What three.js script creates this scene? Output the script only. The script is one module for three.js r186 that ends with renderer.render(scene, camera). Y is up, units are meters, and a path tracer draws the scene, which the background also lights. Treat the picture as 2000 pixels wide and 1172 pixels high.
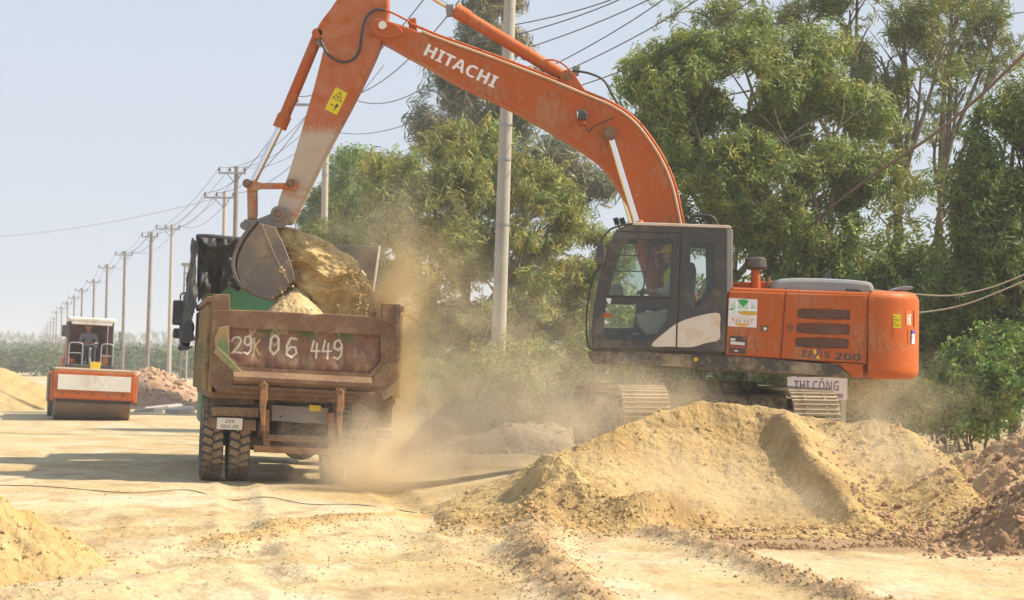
import * as THREE from 'three';
import { mergeGeometries } from 'three/addons/utils/BufferGeometryUtils.js';
import { RoundedBoxGeometry } from 'three/addons/geometries/RoundedBoxGeometry.js';
import { ImprovedNoise } from 'three/addons/math/ImprovedNoise.js';
import { MarchingCubes } from 'three/addons/objects/MarchingCubes.js';
import { FontLoader } from 'three/addons/loaders/FontLoader.js';
import { TextGeometry } from 'three/addons/geometries/TextGeometry.js';

// ---------------------------------------------------------------- camera, sky, sun, exposure
const scene = new THREE.Scene();
const FPX = 3600, EYE = 1.58;                              // focal length in photo pixels (2000 wide), eye height
const camera = new THREE.PerspectiveCamera(2 * Math.atan(586 / FPX) * 180 / Math.PI, 2000 / 1172, 0.1, 4000);
camera.position.set(0, EYE, 0);
camera.rotation.order = 'YXZ';
camera.rotation.set(Math.atan(130 / FPX), 0, 0.9 * Math.PI / 180);
camera.focus = 24.5;
camera.userData.fStop = 4.5;
camera.updateMatrixWorld(true);

const SUN_EL = 46, SUN_BACK = 4;                           // degrees above the ground; degrees behind the picture plane
const sunDir = new THREE.Vector3(Math.cos(SUN_EL * Math.PI / 180) * Math.cos(SUN_BACK * Math.PI / 180), Math.sin(SUN_EL * Math.PI / 180), -Math.cos(SUN_EL * Math.PI / 180) * Math.sin(SUN_BACK * Math.PI / 180));
{
  // hazy dry-season sky: pale blue-grey, whiter towards the horizon and round the sun
  const w = 512, h = 256, a = new Float32Array(w * h * 4), v = new THREE.Vector3();
  const zen = [0.28, 0.36, 0.485], hor = [0.43, 0.465, 0.51], glow = [0.60, 0.52, 0.38];
  for (let j = 0; j < h; j++) for (let i = 0; i < w; i++) {
    const el = ((j + 0.5) / h - 0.5) * Math.PI, az = ((i + 0.5) / w - 0.5) * 2 * Math.PI;
    v.set(Math.cos(az) * Math.cos(el), Math.sin(el), Math.sin(az) * Math.cos(el));
    const t = Math.pow(Math.max(0, v.y), 0.62), c = v.dot(sunDir), s = Math.max(0, c), g = 0.55 * Math.pow(s, 6) + 1.1 * Math.pow(s, 40);
    for (let k = 0; k < 3; k++) a[(j * w + i) * 4 + k] = hor[k] * (1 - t) + zen[k] * t + glow[k] * g;
    a[(j * w + i) * 4 + 3] = 1;
  }
  const sky = new THREE.DataTexture(a, w, h, THREE.RGBAFormat, THREE.FloatType);
  sky.mapping = THREE.EquirectangularReflectionMapping; sky.magFilter = THREE.LinearFilter; sky.needsUpdate = true;
  scene.background = sky; scene.environment = sky;
}
const sun = new THREE.DirectionalLight(new THREE.Color().setRGB(1, 0.87, 0.68), 5);
sun.name = 'sun';
sun.position.copy(sunDir).multiplyScalar(80).add(new THREE.Vector3(0, 0, -25));
sun.target.position.set(0, 0, -25);
sun.castShadow = true; sun.shadow.radius = 2.2; sun.shadow.mapSize.set(4096, 4096);
Object.assign(sun.shadow.camera, { left: -45, right: 45, top: 45, bottom: -45, near: 1, far: 220 });
scene.add(sun, sun.target);
const renderer = new THREE.WebGLRenderer({ antialias: true });
renderer.toneMapping = THREE.LinearToneMapping;
renderer.toneMappingExposure = 1.68;
renderer.shadowMap.enabled = true;
scene.fog = new THREE.FogExp2(new THREE.Color().setRGB(0.95, 0.95, 0.95), 0.0012);

// ---------------------------------------------------------------- small tools
let seed = 7;
const rnd = (a = 0, b = 1) => { seed = (seed + 0x6d2b79f5) | 0; let t = Math.imul(seed ^ (seed >>> 15), 1 | seed); t = (t + Math.imul(t ^ (t >>> 7), 61 | t)) ^ t; return a + (b - a) * (((t ^ (t >>> 14)) >>> 0) / 4294967296); };
const gauss = () => Math.sqrt(-2 * Math.log(1 - rnd() * 0.99999)) * Math.cos(6.28318 * rnd());
const V = (x, y, z) => new THREE.Vector3(x, y, z);
const clamp = (x, a, b) => Math.min(b, Math.max(a, x)), lerp = (a, b, t) => a + (b - a) * t;
const sst = (a, b, x) => { const t = clamp((x - a) / (b - a), 0, 1); return t * t * (3 - 2 * t); };
const im = new ImprovedNoise();
const n3 = (x, y, z = 0) => im.noise(x + 131.7, y + 71.3, z + 17.9);
const fbm = (x, y, o = 4, z = 0) => { let s = 0, a = 0.5; for (let i = 0; i < o; i++) { s += a * n3(x, y, z + i * 9.1); x *= 2.03; y *= 2.03; a *= 0.5; } return s; };
const ray = (px, py) => V((px - 1000) / FPX, (586 - py) / FPX, -1).applyQuaternion(camera.quaternion);
const at = (px, py, d) => { const r = ray(px, py); return r.multiplyScalar(d / -r.z).add(camera.position); };   // a photo pixel seen on the upright plane z = -d
const onGround = (px, py, y = 0) => { const r = ray(px, py), t = (y - EYE) / r.y; return V(r.x * t, y, r.z * t); };
const track = (pts, f) => { for (let i = 1; i < pts.length; i++) if (f <= pts[i][0] || i === pts.length - 1) { const [x0, y0] = pts[i - 1], [x1, y1] = pts[i]; return y0 + (y1 - y0) * clamp((f - x0) / (x1 - x0), 0, 1); } };

const names = new Map();
const numbered = (n) => { const k = names.get(n) ?? 0; names.set(n, k + 1); return k ? n + '_' + String(k).padStart(3, '0') : n; };
function thing(name, label, category, pos = V(0, 0, 0), group, kind) {
  const o = new THREE.Group(); o.name = numbered(name); o.position.copy(pos); scene.add(o);
  Object.assign(o.userData, { label, category }); if (group) o.userData.group = group; if (kind) o.userData.kind = kind;
  return o;
}
function single(name, geo, mat, label, category, group, kind) {
  const o = mesh(numbered(name), geo, mat); scene.add(o);
  if (label) Object.assign(o.userData, { label, category }); if (group) o.userData.group = group; if (kind) o.userData.kind = kind;
  return o;
}
function mesh(name, geo, mat) { const o = new THREE.Mesh(geo, mat); o.name = name; o.castShadow = o.receiveShadow = true; return o; }
// uv in metres, each face seen along its main direction
function metres(g) {
  if (g.userData.ownUV) return g;
  g = g.index ? g.toNonIndexed() : g;
  if (!g.attributes.normal) g.computeVertexNormals();
  const p = g.attributes.position, uv = new Float32Array(p.count * 2), a = V(), b = V(), c = V();
  for (let i = 0; i < p.count; i += 3) {
    a.fromBufferAttribute(p, i); b.fromBufferAttribute(p, i + 1); c.fromBufferAttribute(p, i + 2);
    const n = b.clone().sub(a).cross(c.clone().sub(a)), x = Math.abs(n.x), y = Math.abs(n.y), z = Math.abs(n.z);
    [a, b, c].forEach((q, k) => { const [u, v] = x > y && x > z ? [q.z, q.y] : y > z ? [q.x, q.z] : [q.x, q.y]; uv[(i + k) * 2] = u; uv[(i + k) * 2 + 1] = v; });
  }
  g.setAttribute('uv', new THREE.BufferAttribute(uv, 2));
  return g;
}
const clean = (g) => { g = g.index ? g.toNonIndexed() : g; for (const k of Object.keys(g.attributes)) if (!['position', 'normal', 'uv'].includes(k)) g.deleteAttribute(k); if (!g.attributes.uv) g.setAttribute('uv', new THREE.BufferAttribute(new Float32Array(g.attributes.position.count * 2), 2)); return g; };
const merge = (list) => mergeGeometries(list.map(clean));
const part = (parent, name, geo, mat, label) => { const g = Array.isArray(geo) ? merge(geo) : geo, own = !Array.isArray(geo) && geo.userData.ownUV, o = mesh(name, own ? g : metres(g), mat); parent.add(o); if (label) o.userData.label = label; return o; };
const box = (x0, x1, y0, y1, z0, z1, r = 0.012) => { const w = x1 - x0, h = y1 - y0, d = z1 - z0; return new RoundedBoxGeometry(w, h, d, 1, Math.min(r, w * 0.45, h * 0.45, d * 0.45)).translate((x0 + x1) / 2, (y0 + y1) / 2, (z0 + z1) / 2); };
const rod = (a, b, r, r2 = r, seg = 14) => { const d = b.clone().sub(a), g = new THREE.CylinderGeometry(r2, r, d.length(), seg); g.applyQuaternion(new THREE.Quaternion().setFromUnitVectors(V(0, 1, 0), d.clone().normalize())); return g.translate((a.x + b.x) / 2, (a.y + b.y) / 2, (a.z + b.z) / 2); };
const tube = (pts, r, seg = 40, rs = 8) => new THREE.TubeGeometry(new THREE.CatmullRomCurve3(pts, false, 'catmullrom', 0.5), seg, r, rs);
function taper(pts, r0, r1, seg = 10, rs = 6) {                    // a tapering limb
  const c = new THREE.CatmullRomCurve3(pts), g = new THREE.TubeGeometry(c, seg, 1, rs), p = g.attributes.position, o = V(), q = V();
  for (let i = 0; i <= seg; i++) { c.getPointAt(i / seg, o); const r = lerp(r0, r1, i / seg); for (let j = 0; j <= rs; j++) { const k = i * (rs + 1) + j; q.fromBufferAttribute(p, k).sub(o).multiplyScalar(r).add(o); p.setXYZ(k, q.x, q.y, q.z); } }
  return g;
}
function shapeOf(pts, holes = []) { const s = new THREE.Shape(pts.map((p) => new THREE.Vector2(p.x, p.y))); for (const h of holes) s.holes.push(new THREE.Path(h.map((p) => new THREE.Vector2(p.x, p.y)))); return s; }
function extrude(shape, z0, z1, b = 0.012, cs = 6) {               // from z0 to z1 (z1 nearer the camera)
  b = Math.min(b, (z1 - z0) * 0.4);
  return new THREE.ExtrudeGeometry(shape, { depth: z1 - z0 - 2 * b, bevelEnabled: b > 0, bevelSize: b, bevelOffset: -b, bevelThickness: b, bevelSegments: 2, curveSegments: cs }).translate(0, 0, z0 + b);
}
const slab = (px, d, thick, b = 0.012, holes = []) => extrude(shapeOf(px.map(([x, y]) => at(x, y, d)), holes.map((h) => h.map(([x, y]) => at(x, y, d)))), -d - thick, -d, b);
const smooth = (pts, n = 6, closed = false) => new THREE.CatmullRomCurve3(pts.map(([x, y]) => V(x, y, 0)), closed, 'centripetal').getPoints(pts.length * n).map((p) => [p.x, p.y]);

// ---------------------------------------------------------------- textures and materials
function hash(x, y, s) { let h = Math.imul(x, 374761393) + Math.imul(y, 668265263) + Math.imul(s, 1274126177); h = Math.imul(h ^ (h >>> 13), 1274126177); return ((h ^ (h >>> 16)) >>> 0) / 4294967296; }
function pnoise(u, v, per, s) { const x = u * per, y = v * per, i = Math.floor(x), j = Math.floor(y), fx = x - i, fy = y - j, a = fx * fx * (3 - 2 * fx), b = fy * fy * (3 - 2 * fy), m = (k) => ((k % per) + per) % per, i0 = m(i), i1 = m(i + 1), j0 = m(j), j1 = m(j + 1); return lerp(lerp(hash(i0, j0, s), hash(i1, j0, s), a), lerp(hash(i0, j1, s), hash(i1, j1, s), a), b); }
const pf = (u, v, per, o, s) => { let t = 0, a = 0.5, n = 0; for (let i = 0; i < o; i++) { t += a * pnoise(u, v, per << i, s + i * 7); n += a; a *= 0.55; } return t / n; };
const enc = (c) => Math.round(255 * Math.pow(clamp(c, 0, 1), 1 / 2.2));
function tex(size, fn, repeat = 1, srgb = true) {
  const a = new Uint8Array(size * size * 4);
  for (let j = 0; j < size; j++) for (let i = 0; i < size; i++) { const c = fn(i / size, j / size), k = (j * size + i) * 4; for (let q = 0; q < 3; q++) a[k + q] = srgb ? enc(c[q]) : Math.round(255 * clamp(c[q], 0, 1)); a[k + 3] = 255; }
  const t = new THREE.DataTexture(a, size, size); t.magFilter = THREE.LinearFilter; t.minFilter = THREE.LinearMipmapLinearFilter; t.generateMipmaps = true; t.wrapS = t.wrapT = THREE.RepeatWrapping; t.repeat.set(repeat, repeat);
  if (srgb) t.colorSpace = THREE.SRGBColorSpace; t.needsUpdate = true; return t;
}
const mix3 = (a, b, t) => [lerp(a[0], b[0], t), lerp(a[1], b[1], t), lerp(a[2], b[2], t)];
const DUST = [0.42, 0.32, 0.20];
// paint with patches of a second colour, dirt and specks; rep = tiles a metre
function coated(base, second, amount, o = {}) {
  const s = o.seed ?? 1, lo = 1 - amount;
  const map = tex(256, (u, v) => { const a = pf(u, v, 4, 5, s), b = pf(u, v, 32, 3, s + 50); let c = mix3(base, second, clamp(sst(lo * 0.75, lo * 0.75 + 0.35, a * 0.75 + b * 0.25), 0, 1) * (o.strength ?? 0.7)); if (o.streak) { const g = pnoise(u * 5, v, 12, s + 90) * 0.6 + pnoise(u * 9, v * 1, 20, s + 95) * 0.4; c = mix3(c, o.streak, sst(0.60, 0.88, g) * 0.55 * sst(0.35, 0.6, a)); const q = pnoise(u, v * 7, 9, s + 97); c = mix3(c, second, sst(0.80, 0.90, q) * 0.5 * sst(0.45, 0.6, b)); } if (b > 0.70) c = mix3(c, second, 0.35 * (o.strength ?? 0.7) * sst(0.70, 0.85, b)); return c; }, o.rep ?? 0.6);
  const rough = tex(128, (u, v) => { const r = (o.rough ?? 0.5) + 0.25 * (pf(u, v, 6, 4, s + 9) - 0.4); return [r, r, r]; }, o.rep ?? 0.6, false);
  return new THREE.MeshPhysicalMaterial({ map, roughnessMap: rough, roughness: 1, metalness: o.metal ?? 0, clearcoat: o.coat ?? 0, clearcoatRoughness: 0.3, specularIntensity: o.spec ?? 1 });
}
const plain = (r, g, b, rough = 0.7, metal = 0) => new THREE.MeshStandardMaterial({ color: new THREE.Color().setRGB(r, g, b), roughness: rough, metalness: metal });
const ORANGE = [0.44, 0.088, 0.004];
const M = {
  orange: coated(ORANGE, [0.40, 0.19, 0.085], 0.46, { rough: 0.5, coat: 0.03, spec: 0.5, strength: 0.7, seed: 3, streak: [0.16, 0.045, 0.012] }),
  flangeSunlit: coated([0.52, 0.36, 0.24], [0.48, 0.14, 0.03], 0.45, { rough: 0.8, strength: 0.6, seed: 4, rep: 2 }),  // pale tone paints the sunlit boom edge into the colour
  orangeDusty: coated(ORANGE, DUST, 0.55, { rough: 0.6, strength: 0.8, seed: 5, rep: 0.9 }),
  dark: coated([0.045, 0.043, 0.045], DUST, 0.42, { rough: 0.5, strength: 0.25, seed: 8 }),
  darkDusty: coated([0.055, 0.048, 0.042], DUST, 0.6, { rough: 0.75, strength: 0.8, seed: 9 }),
  grey: coated([0.24, 0.25, 0.27], DUST, 0.4, { rough: 0.5, strength: 0.4, seed: 11 }),
  cream: coated([0.66, 0.60, 0.52], [0.62, 0.42, 0.25], 0.42, { rough: 0.5, strength: 0.7, seed: 13, rep: 1.6 }),
  chrome: plain(0.78, 0.79, 0.82, 0.18, 1),
  steel: coated([0.22, 0.20, 0.19], [0.30, 0.22, 0.15], 0.5, { rough: 0.6, strength: 0.6, seed: 15, rep: 1.2 }),
  bucket: coated([0.17, 0.135, 0.115], [0.36, 0.26, 0.15], 0.45, { rough: 0.65, strength: 0.7, seed: 17, rep: 0.9 }),
  trackDirt: coated([0.40, 0.32, 0.215], [0.17, 0.13, 0.10], 0.42, { rough: 0.9, strength: 0.8, seed: 19, rep: 1.6 }),
  black: plain(0.02, 0.02, 0.021, 0.55),
  rubber: coated([0.05, 0.046, 0.043], DUST, 0.5, { rough: 0.85, strength: 0.5, seed: 21 }),
  tread: coated([0.12, 0.085, 0.06], [0.36, 0.25, 0.15], 0.55, { rough: 0.95, strength: 0.85, seed: 23, rep: 1.3 }),
  hose: plain(0.03, 0.03, 0.032, 0.45),
  rust: coated([0.155, 0.076, 0.042], [0.27, 0.175, 0.085], 0.5, { rough: 0.8, strength: 0.8, seed: 25, rep: 1.1 }),
  rustDark: coated([0.10, 0.062, 0.042], [0.27, 0.16, 0.085], 0.5, { rough: 0.85, strength: 0.85, seed: 27, rep: 1.4 }),
  rustOrange: coated([0.34, 0.16, 0.065], [0.14, 0.075, 0.045], 0.45, { rough: 0.85, strength: 0.8, seed: 26, rep: 3 }),
  greenRust: coated([0.075, 0.17, 0.065], [0.33, 0.215, 0.10], 0.68, { rough: 0.75, strength: 0.95, seed: 29, rep: 1.0 }),
  green: coated([0.035, 0.17, 0.085], [0.16, 0.15, 0.09], 0.42, { rough: 0.6, strength: 0.6, seed: 31 }),
  concrete: coated([0.42, 0.385, 0.34], [0.29, 0.26, 0.225], 0.46, { rough: 0.9, strength: 0.6, seed: 33, rep: 0.8 }),
  poleDark: coated([0.23, 0.19, 0.16], [0.14, 0.11, 0.09], 0.5, { rough: 0.9, strength: 0.7, seed: 34, rep: 0.6 }),
  galv: plain(0.34, 0.35, 0.37, 0.55, 0.6),
  porcelain: plain(0.12, 0.07, 0.06, 0.3),
  wire: plain(0.09, 0.09, 0.095, 0.6),
  bark: coated([0.21, 0.165, 0.12], [0.10, 0.08, 0.06], 0.5, { rough: 0.95, strength: 0.8, seed: 35, rep: 1.6 }),
  barkPale: coated([0.38, 0.31, 0.24], [0.20, 0.155, 0.115], 0.5, { rough: 0.9, strength: 0.8, seed: 37, rep: 1.2 }),
  white: coated([0.72, 0.70, 0.66], DUST, 0.42, { rough: 0.5, strength: 0.5, seed: 39 }),
  yellow: plain(0.72, 0.52, 0.02, 0.5),
  lamp: plain(0.75, 0.72, 0.66, 0.25),
  glass: new THREE.MeshPhysicalMaterial({ color: new THREE.Color().setRGB(0.82, 0.86, 0.82), transmission: 1, thickness: 0, roughness: 0.03, ior: 1.45 }),
  letters: plain(0.78, 0.77, 0.76, 0.5),
};
// ---------------------------------------------------------------- ground and heaps
const grainMap = tex(1024, (u, v) => { const a = pf(u, v, 6, 6, 101), b = pf(u, v, 96, 3, 131), c = pf(u, v, 24, 3, 151), k = 0.80 + 0.22 * (a - 0.5) + 0.30 * (b - 0.5) + 0.22 * (c - 0.5); return [k, k * (0.985 - 0.05 * (c - 0.5)), k * (0.96 - 0.12 * (a - 0.5))]; }, 0.36);
const grainBump = tex(1024, (u, v) => { const b = 0.55 * pf(u, v, 48, 5, 171) + 0.45 * pf(u, v, 14, 4, 181); return [b, b, b]; }, 0.36, false);
const soilMat = new THREE.MeshStandardMaterial({ vertexColors: true, map: grainMap, bumpMap: grainBump, bumpScale: 0.035, roughness: 1 });
const soilRough = new THREE.MeshStandardMaterial({ vertexColors: true, map: grainMap, bumpMap: grainBump, bumpScale: 0.06, roughness: 1 });
const C_PALE = [0.57, 0.47, 0.295], C_SAND = [0.49, 0.365, 0.18], C_GOLD = [0.49, 0.33, 0.13], C_BROWN = [0.33, 0.205, 0.115], C_RED = [0.36, 0.20, 0.115];
const line = (px) => px.map(([x, y]) => { const g = onGround(x, y); return [g.x, -g.z]; });
function nearLine(pts, x, d) {
  let best = 1e9, along = 0;
  for (let i = 1; i < pts.length; i++) { const [ax, ad] = pts[i - 1], [bx, bd] = pts[i], ux = bx - ax, ud = bd - ad, t = clamp(((x - ax) * ux + (d - ad) * ud) / (ux * ux + ud * ud), 0, 1), q = Math.hypot(x - ax - ux * t, d - ad - ud * t); if (q < best) { best = q; along = i - 1 + t; } }
  return [best, along / (pts.length - 1)];
}
const windrows = [
  { pts: line([[1255, 1030], [1330, 1058], [1410, 1090], [1500, 1122], [1640, 1170], [1800, 1225]]), w: 0.12, h: 0.14 },
  { pts: line([[1075, 985], [1045, 1030], [1040, 1075], [1075, 1130], [1150, 1190]]), w: 0.16, h: 0.17 },
  { pts: line([[400, 1070], [520, 1040], [640, 1020], [820, 1000]]), w: 0.14, h: 0.045 },
];
function hBase(x, d) {
  let h = 0.035 * fbm(x * 0.35, d * 0.22, 3) * sst(4, 12, d);
  const fine = 1 - sst(30, 60, d);
  if (fine > 0) {
    const loose = sst(0.5, -0.6, x - 0.35 * (d - 16)) * sst(20.5, 17.5, d);           // churned soil in front, on the truck's side
    h += fine * (0.022 * fbm(x * 1.6, d * 1.1, 3, 4) + loose * (0.17 * fbm(x * 1.15, d * 0.8, 4, 8) + 0.07 * Math.abs(fbm(x * 5, d * 4, 3, 12))));
    for (const r of windrows) { if (d > 22) break; const [q, a] = nearLine(r.pts, x, d); if (q < 0.7) h += r.h * Math.exp(-q * q / (2 * r.w * r.w)) * (0.7 + 1.1 * fbm(x * 6, d * 5, 3, 31)) * sst(0, 0.08, a); }
    // wheel ruts leading up to the truck
    for (const o of [-0.95, 0.95]) { const q = x - (-2.7 + o - 0.2 * (d - 24)) - 0.15 * Math.sin(d * 0.3); if (d < 24) h -= (0.04 * Math.exp(-q * q / 0.05) - 0.02 * Math.exp(-Math.pow((Math.abs(q) - 0.26) / 0.07, 2)) - 0.010 * Math.sin((d + Math.abs(q) * 0.6) * 42) * sst(0.2, 0.14, Math.abs(q))) * sst(12, 14, d); }
  }
  h -= 0.02 * clamp(x + 2.7, -2, 1.8) * sst(14, 22, d) * sst(90, 50, d);              // the road falls a little to one side
  h -= 0.20 * sst(30, 52, d) * sst(2, -6, x);
  h += 0.47 * Math.max(sst(0.1, 1.2, x), 0.8 * clamp((x + 1.4) / 2.3, 0, 1) * sst(26, 24.5, d)) * sst(6.3, 5.2, x) * sst(21.0, 22.2, d) * sst(29.5, 27.8, d);   // the bench the digger stands on
  h += 0.22 * sst(34, 41, d) * sst(-5, -1.5, x) + 0.25 * sst(30, 36, d) * sst(4, 6, x);
  h += 0.12 * fbm(x * 0.5, d * 0.5, 4, 51) * sst(33, 38, d) * sst(-5, -2, x);
  if (d > 300) h -= 0.15;
  return h;
}
function soilColor(x, d) {
  const a = fbm(x * 0.5, d * 0.28, 4, 61), b = fbm(x * 2.2, d * 1.3, 3, 71);
  let c = mix3(C_PALE, C_SAND, clamp(0.40 + 2.2 * a + 0.9 * b, 0, 1)); c = mix3(c, [0.60, 0.525, 0.385], sst(0.10, 0.30, fbm(x * 0.8, d * 0.45, 3, 65)) * 0.7);
  const loose = sst(0.5, -0.6, x - 0.35 * (d - 16)) * sst(20.5, 17.5, d);
  c = mix3(c, C_SAND, 0.4 * loose * clamp(0.5 + 2 * b, 0, 1)); c = mix3(c, [0.42, 0.295, 0.13], sst(0.06, 0.26, fbm(x * 0.9 + 7, d * 0.55, 4, 67)) * 0.75 * sst(60, 30, d)); c = mix3(c, [0.36, 0.235, 0.125], sst(0.12, 0.30, fbm(x * 2.4, d * 1.1 + 9, 4, 69)) * 0.6 * sst(45, 25, d));
  for (const r of windrows) if (d < 23) { const [q, e] = nearLine(r.pts, x, d); c = mix3(c, r === windrows[2] ? C_GOLD : [0.40, 0.275, 0.145], sst(r.w * 2.0, r.w * 0.8, q + 0.10 * fbm(x * 4, d * 3, 3, 81)) * sst(0, 0.06, e) * 0.9); }
  // brown spill under the clod bank
  const q = Math.hypot((x - 3.9) / 2.4, (d - 17.1) / 0.95) + 0.5 * fbm(x * 1.5, d * 1.5, 3, 83);
  c = mix3(c, [0.31, 0.195, 0.105], sst(1.15, 0.8, q) * 0.9);
  c = mix3(c, [0.30, 0.235, 0.15], sst(33, 37, d) * sst(-4, -1, x) * clamp(0.7 + 1.5 * b, 0.2, 1) * sst(120, 60, d));
  return c;
}
function sheet(xs, ds, hf, cf, keep) {
  const nx = xs.length, nd = ds.length, p = new Float32Array(nx * nd * 3), c = new Float32Array(nx * nd * 3), uv = new Float32Array(nx * nd * 2), idx = [];
  for (let j = 0; j < nd; j++) for (let i = 0; i < nx; i++) { const k = j * nx + i; p[k * 3] = xs[i]; p[k * 3 + 1] = hf(xs[i], ds[j]); p[k * 3 + 2] = -ds[j]; const q = cf(xs[i], ds[j]); c.set(q, k * 3); uv[k * 2] = xs[i]; uv[k * 2 + 1] = ds[j]; }
  for (let j = 0; j < nd - 1; j++) for (let i = 0; i < nx - 1; i++) { const k = j * nx + i; if (keep && !keep(xs[i], ds[j]) && !keep(xs[i + 1], ds[j + 1]) && !keep(xs[i + 1], ds[j]) && !keep(xs[i], ds[j + 1])) continue; idx.push(k, k + 1, k + nx, k + 1, k + nx + 1, k + nx); }
  const g = new THREE.BufferGeometry(); g.setAttribute('position', new THREE.BufferAttribute(p, 3)); g.setAttribute('color', new THREE.BufferAttribute(c, 3)); g.setAttribute('uv', new THREE.BufferAttribute(uv, 2)); g.setIndex(idx); g.computeVertexNormals(); g.userData.ownUV = true;
  return g;
}
const spread = (list) => { const o = []; for (const [a, b, s] of list) for (let x = a; x < b - 1e-6; x += s) o.push(x); o.push(list.at(-1)[1]); return o; };
const far = (from, to, first, grow) => { const o = []; let x = from, s = first; while (x < to) { o.push(x); x += s; s *= grow; } o.push(to); return o; };
{
  const xs = [...far(7.5, 1600, 0.08, 1.11).map((x) => -x).reverse(), ...spread([[-7.45, 8.5, 0.055]]), ...far(8.6, 1600, 0.08, 1.11)];
  const ds = [...far(-10.5, 200, 1, 1.3).map((x) => -x).reverse(), ...spread([[11, 24, 0.05], [24, 34, 0.09]]), ...far(34.1, 2200, 0.14, 1.045)];
  single('ground', sheet(xs, ds, hBase, soilColor), soilMat, null, null, null, 'structure');
}
// --- the heaps: each rises from the ground and ends where it meets it
const heapFns = [];
function heap(name, label, [x0, x1, d0, d1], step, hf, cf, mat = soilRough, group) {
  heapFns.push((x, d) => (x < x0 || x > x1 || d < d0 || d > d1 ? -1 : hf(x, d)));
  const g = sheet(spread([[x0, x1, step]]), spread([[d0, d1, step]]), (x, d) => hBase(x, d) + hf(x, d) - 0.03, cf, (x, d) => hf(x, d) > 0.002);
  return single(name, g, mat, label, name.includes('sand') ? 'sand pile' : 'soil heap', group);
}
const soilTop = (x, d) => { let h = 0; for (const f of heapFns) h = Math.max(h, f(x, d) - 0.03); return hBase(x, d) + h; };
const crest = [[850, 985, 20.5], [980, 925, 20.6], [1100, 872, 20.9], [1200, 832, 21.1], [1290, 800, 21.4], [1370, 786, 21.5], [1440, 786, 21.5], [1520, 796, 21.4], [1600, 811, 21.3], [1660, 818, 21.1], [1720, 811, 21.0], [1790, 835, 20.7], [1850, 880, 20.3], [1900, 950, 19.8]].map(([x, y, d]) => { const p = at(x, y, d); return [p.x, d, p.y]; });
const crestD = crest.map(([x, d]) => [x, d]), crestH = crest.map(([x, , h]) => [x, h]);
function mainPile(x, d) {
  const H = track(crestH, x), D = track(crestD, x) + 0.18 * fbm(x * 1.3, 3, 3, 91);
  if (x < crest[0][0] - 0.5 || x > crest.at(-1)[0] + 0.7) return 0;
  const ends = sst(crest[0][0] - 0.5, crest[0][0] + 0.1, x) * sst(crest.at(-1)[0] + 0.7, crest.at(-1)[0] - 0.1, x);
  const b = hBase(x, d);
  let h;
  if (d < D) {
    const scoop1 = Math.exp(-Math.pow((x - 2.2) / 0.95, 2)), scoop2 = Math.exp(-Math.pow((x - 4.0) / 0.5, 2));
    const Wd = 2.75 + 0.25 * scoop1, t = clamp((D - d) / Wd, 0, 1), k = 1.25 + 0.85 * scoop1 + 0.8 * scoop2;
    h = H * Math.pow(1 - t, k);
    const spurX = 3.05 + 0.20 * (D - d), s = (x - spurX);                                  // the rib between the two bites
    h += 0.26 * Math.exp(-s * s / (s < 0 ? 0.025 : 0.11)) * sst(0, 0.5, D - d) * sst(2.9, 1.9, D - d);
    h += 0.40 * sst(0, 0.25, H) * Math.exp(-Math.pow((x - 0.5 - 0.5 * (19.3 - d)) / 0.30, 2) - Math.pow((d - 19.25) / 0.5, 2));
    h += 0.34 * Math.exp(-Math.pow((x - 1.5) / 0.42, 2) - Math.pow((d - 18.7 - 0.25 * Math.sin(x * 4)) / 0.2, 2));
    h += 0.16 * Math.exp(-Math.pow((x - 0.85) / 0.75, 2) - Math.pow((d - 18.6) / 0.45, 2));
    h += 0.10 * Math.exp(-Math.pow((x - 2.9) / 0.9, 2) - Math.pow((d - 18.0) / 0.25, 2));
  } else h = Math.max(H * (1 - Math.pow(clamp((d - D) / 1.5, 0, 1), 1.2)), 0);
  const crumb = 0.05 * fbm(x * 1.7, d * 1.7, 4, 95) + 0.035 * fbm(x * 4.5, d * 4.5, 4, 97) + 0.022 * Math.abs(fbm(x * 11, d * 11, 3, 99));
  // rills that run down the slope
  const rill = 0.03 * fbm(x * 5.5 + 0.8 * fbm(x, d, 2, 5), d * 0.8, 3, 103) * sst(0.05, 0.5, h);
  return Math.max(0, (h - b * sst(20, 22, d)) * ends + (crumb + rill) * sst(0, 0.12, h * ends));
}
heap('sand_pile', 'large scooped yellow sand pile before the tracks of the orange excavator', [-1.6, 6.2, 17.2, 23.6], 0.033, mainPile, (x, d) => {
  const a = fbm(x * 1.2, d * 1.2, 4, 105), b = fbm(x * 5, d * 5, 3, 107);
  let c = mix3([0.50, 0.355, 0.16], [0.40, 0.26, 0.09], clamp(0.40 + 1.5 * a + 0.8 * b, 0, 1));
  c = mix3(c, [0.33, 0.22, 0.095], sst(0.04, 0.24, fbm(x * 2.2, d * 2.2, 4, 109)) * 0.6);        // patches of damper soil through the whole pile
  return c;
});
const bump = (x, d, cx, cd, rx, rd, h, pw = 1.4) => { const q = Math.hypot((x - cx) / rx, (d - cd) / rd); return q >= 1 ? 0 : h * Math.pow(0.5 + 0.5 * Math.cos(Math.PI * q), pw * 0.7); };
const cloddy = (x, d, s, k) => s * (0.9 * fbm(x * 1.8, d * 1.8, 3, k) + 0.9 * Math.abs(fbm(x * 4, d * 4, 3, k + 2)) + 0.45 * Math.abs(fbm(x * 9, d * 9, 3, k + 4)));
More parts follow.
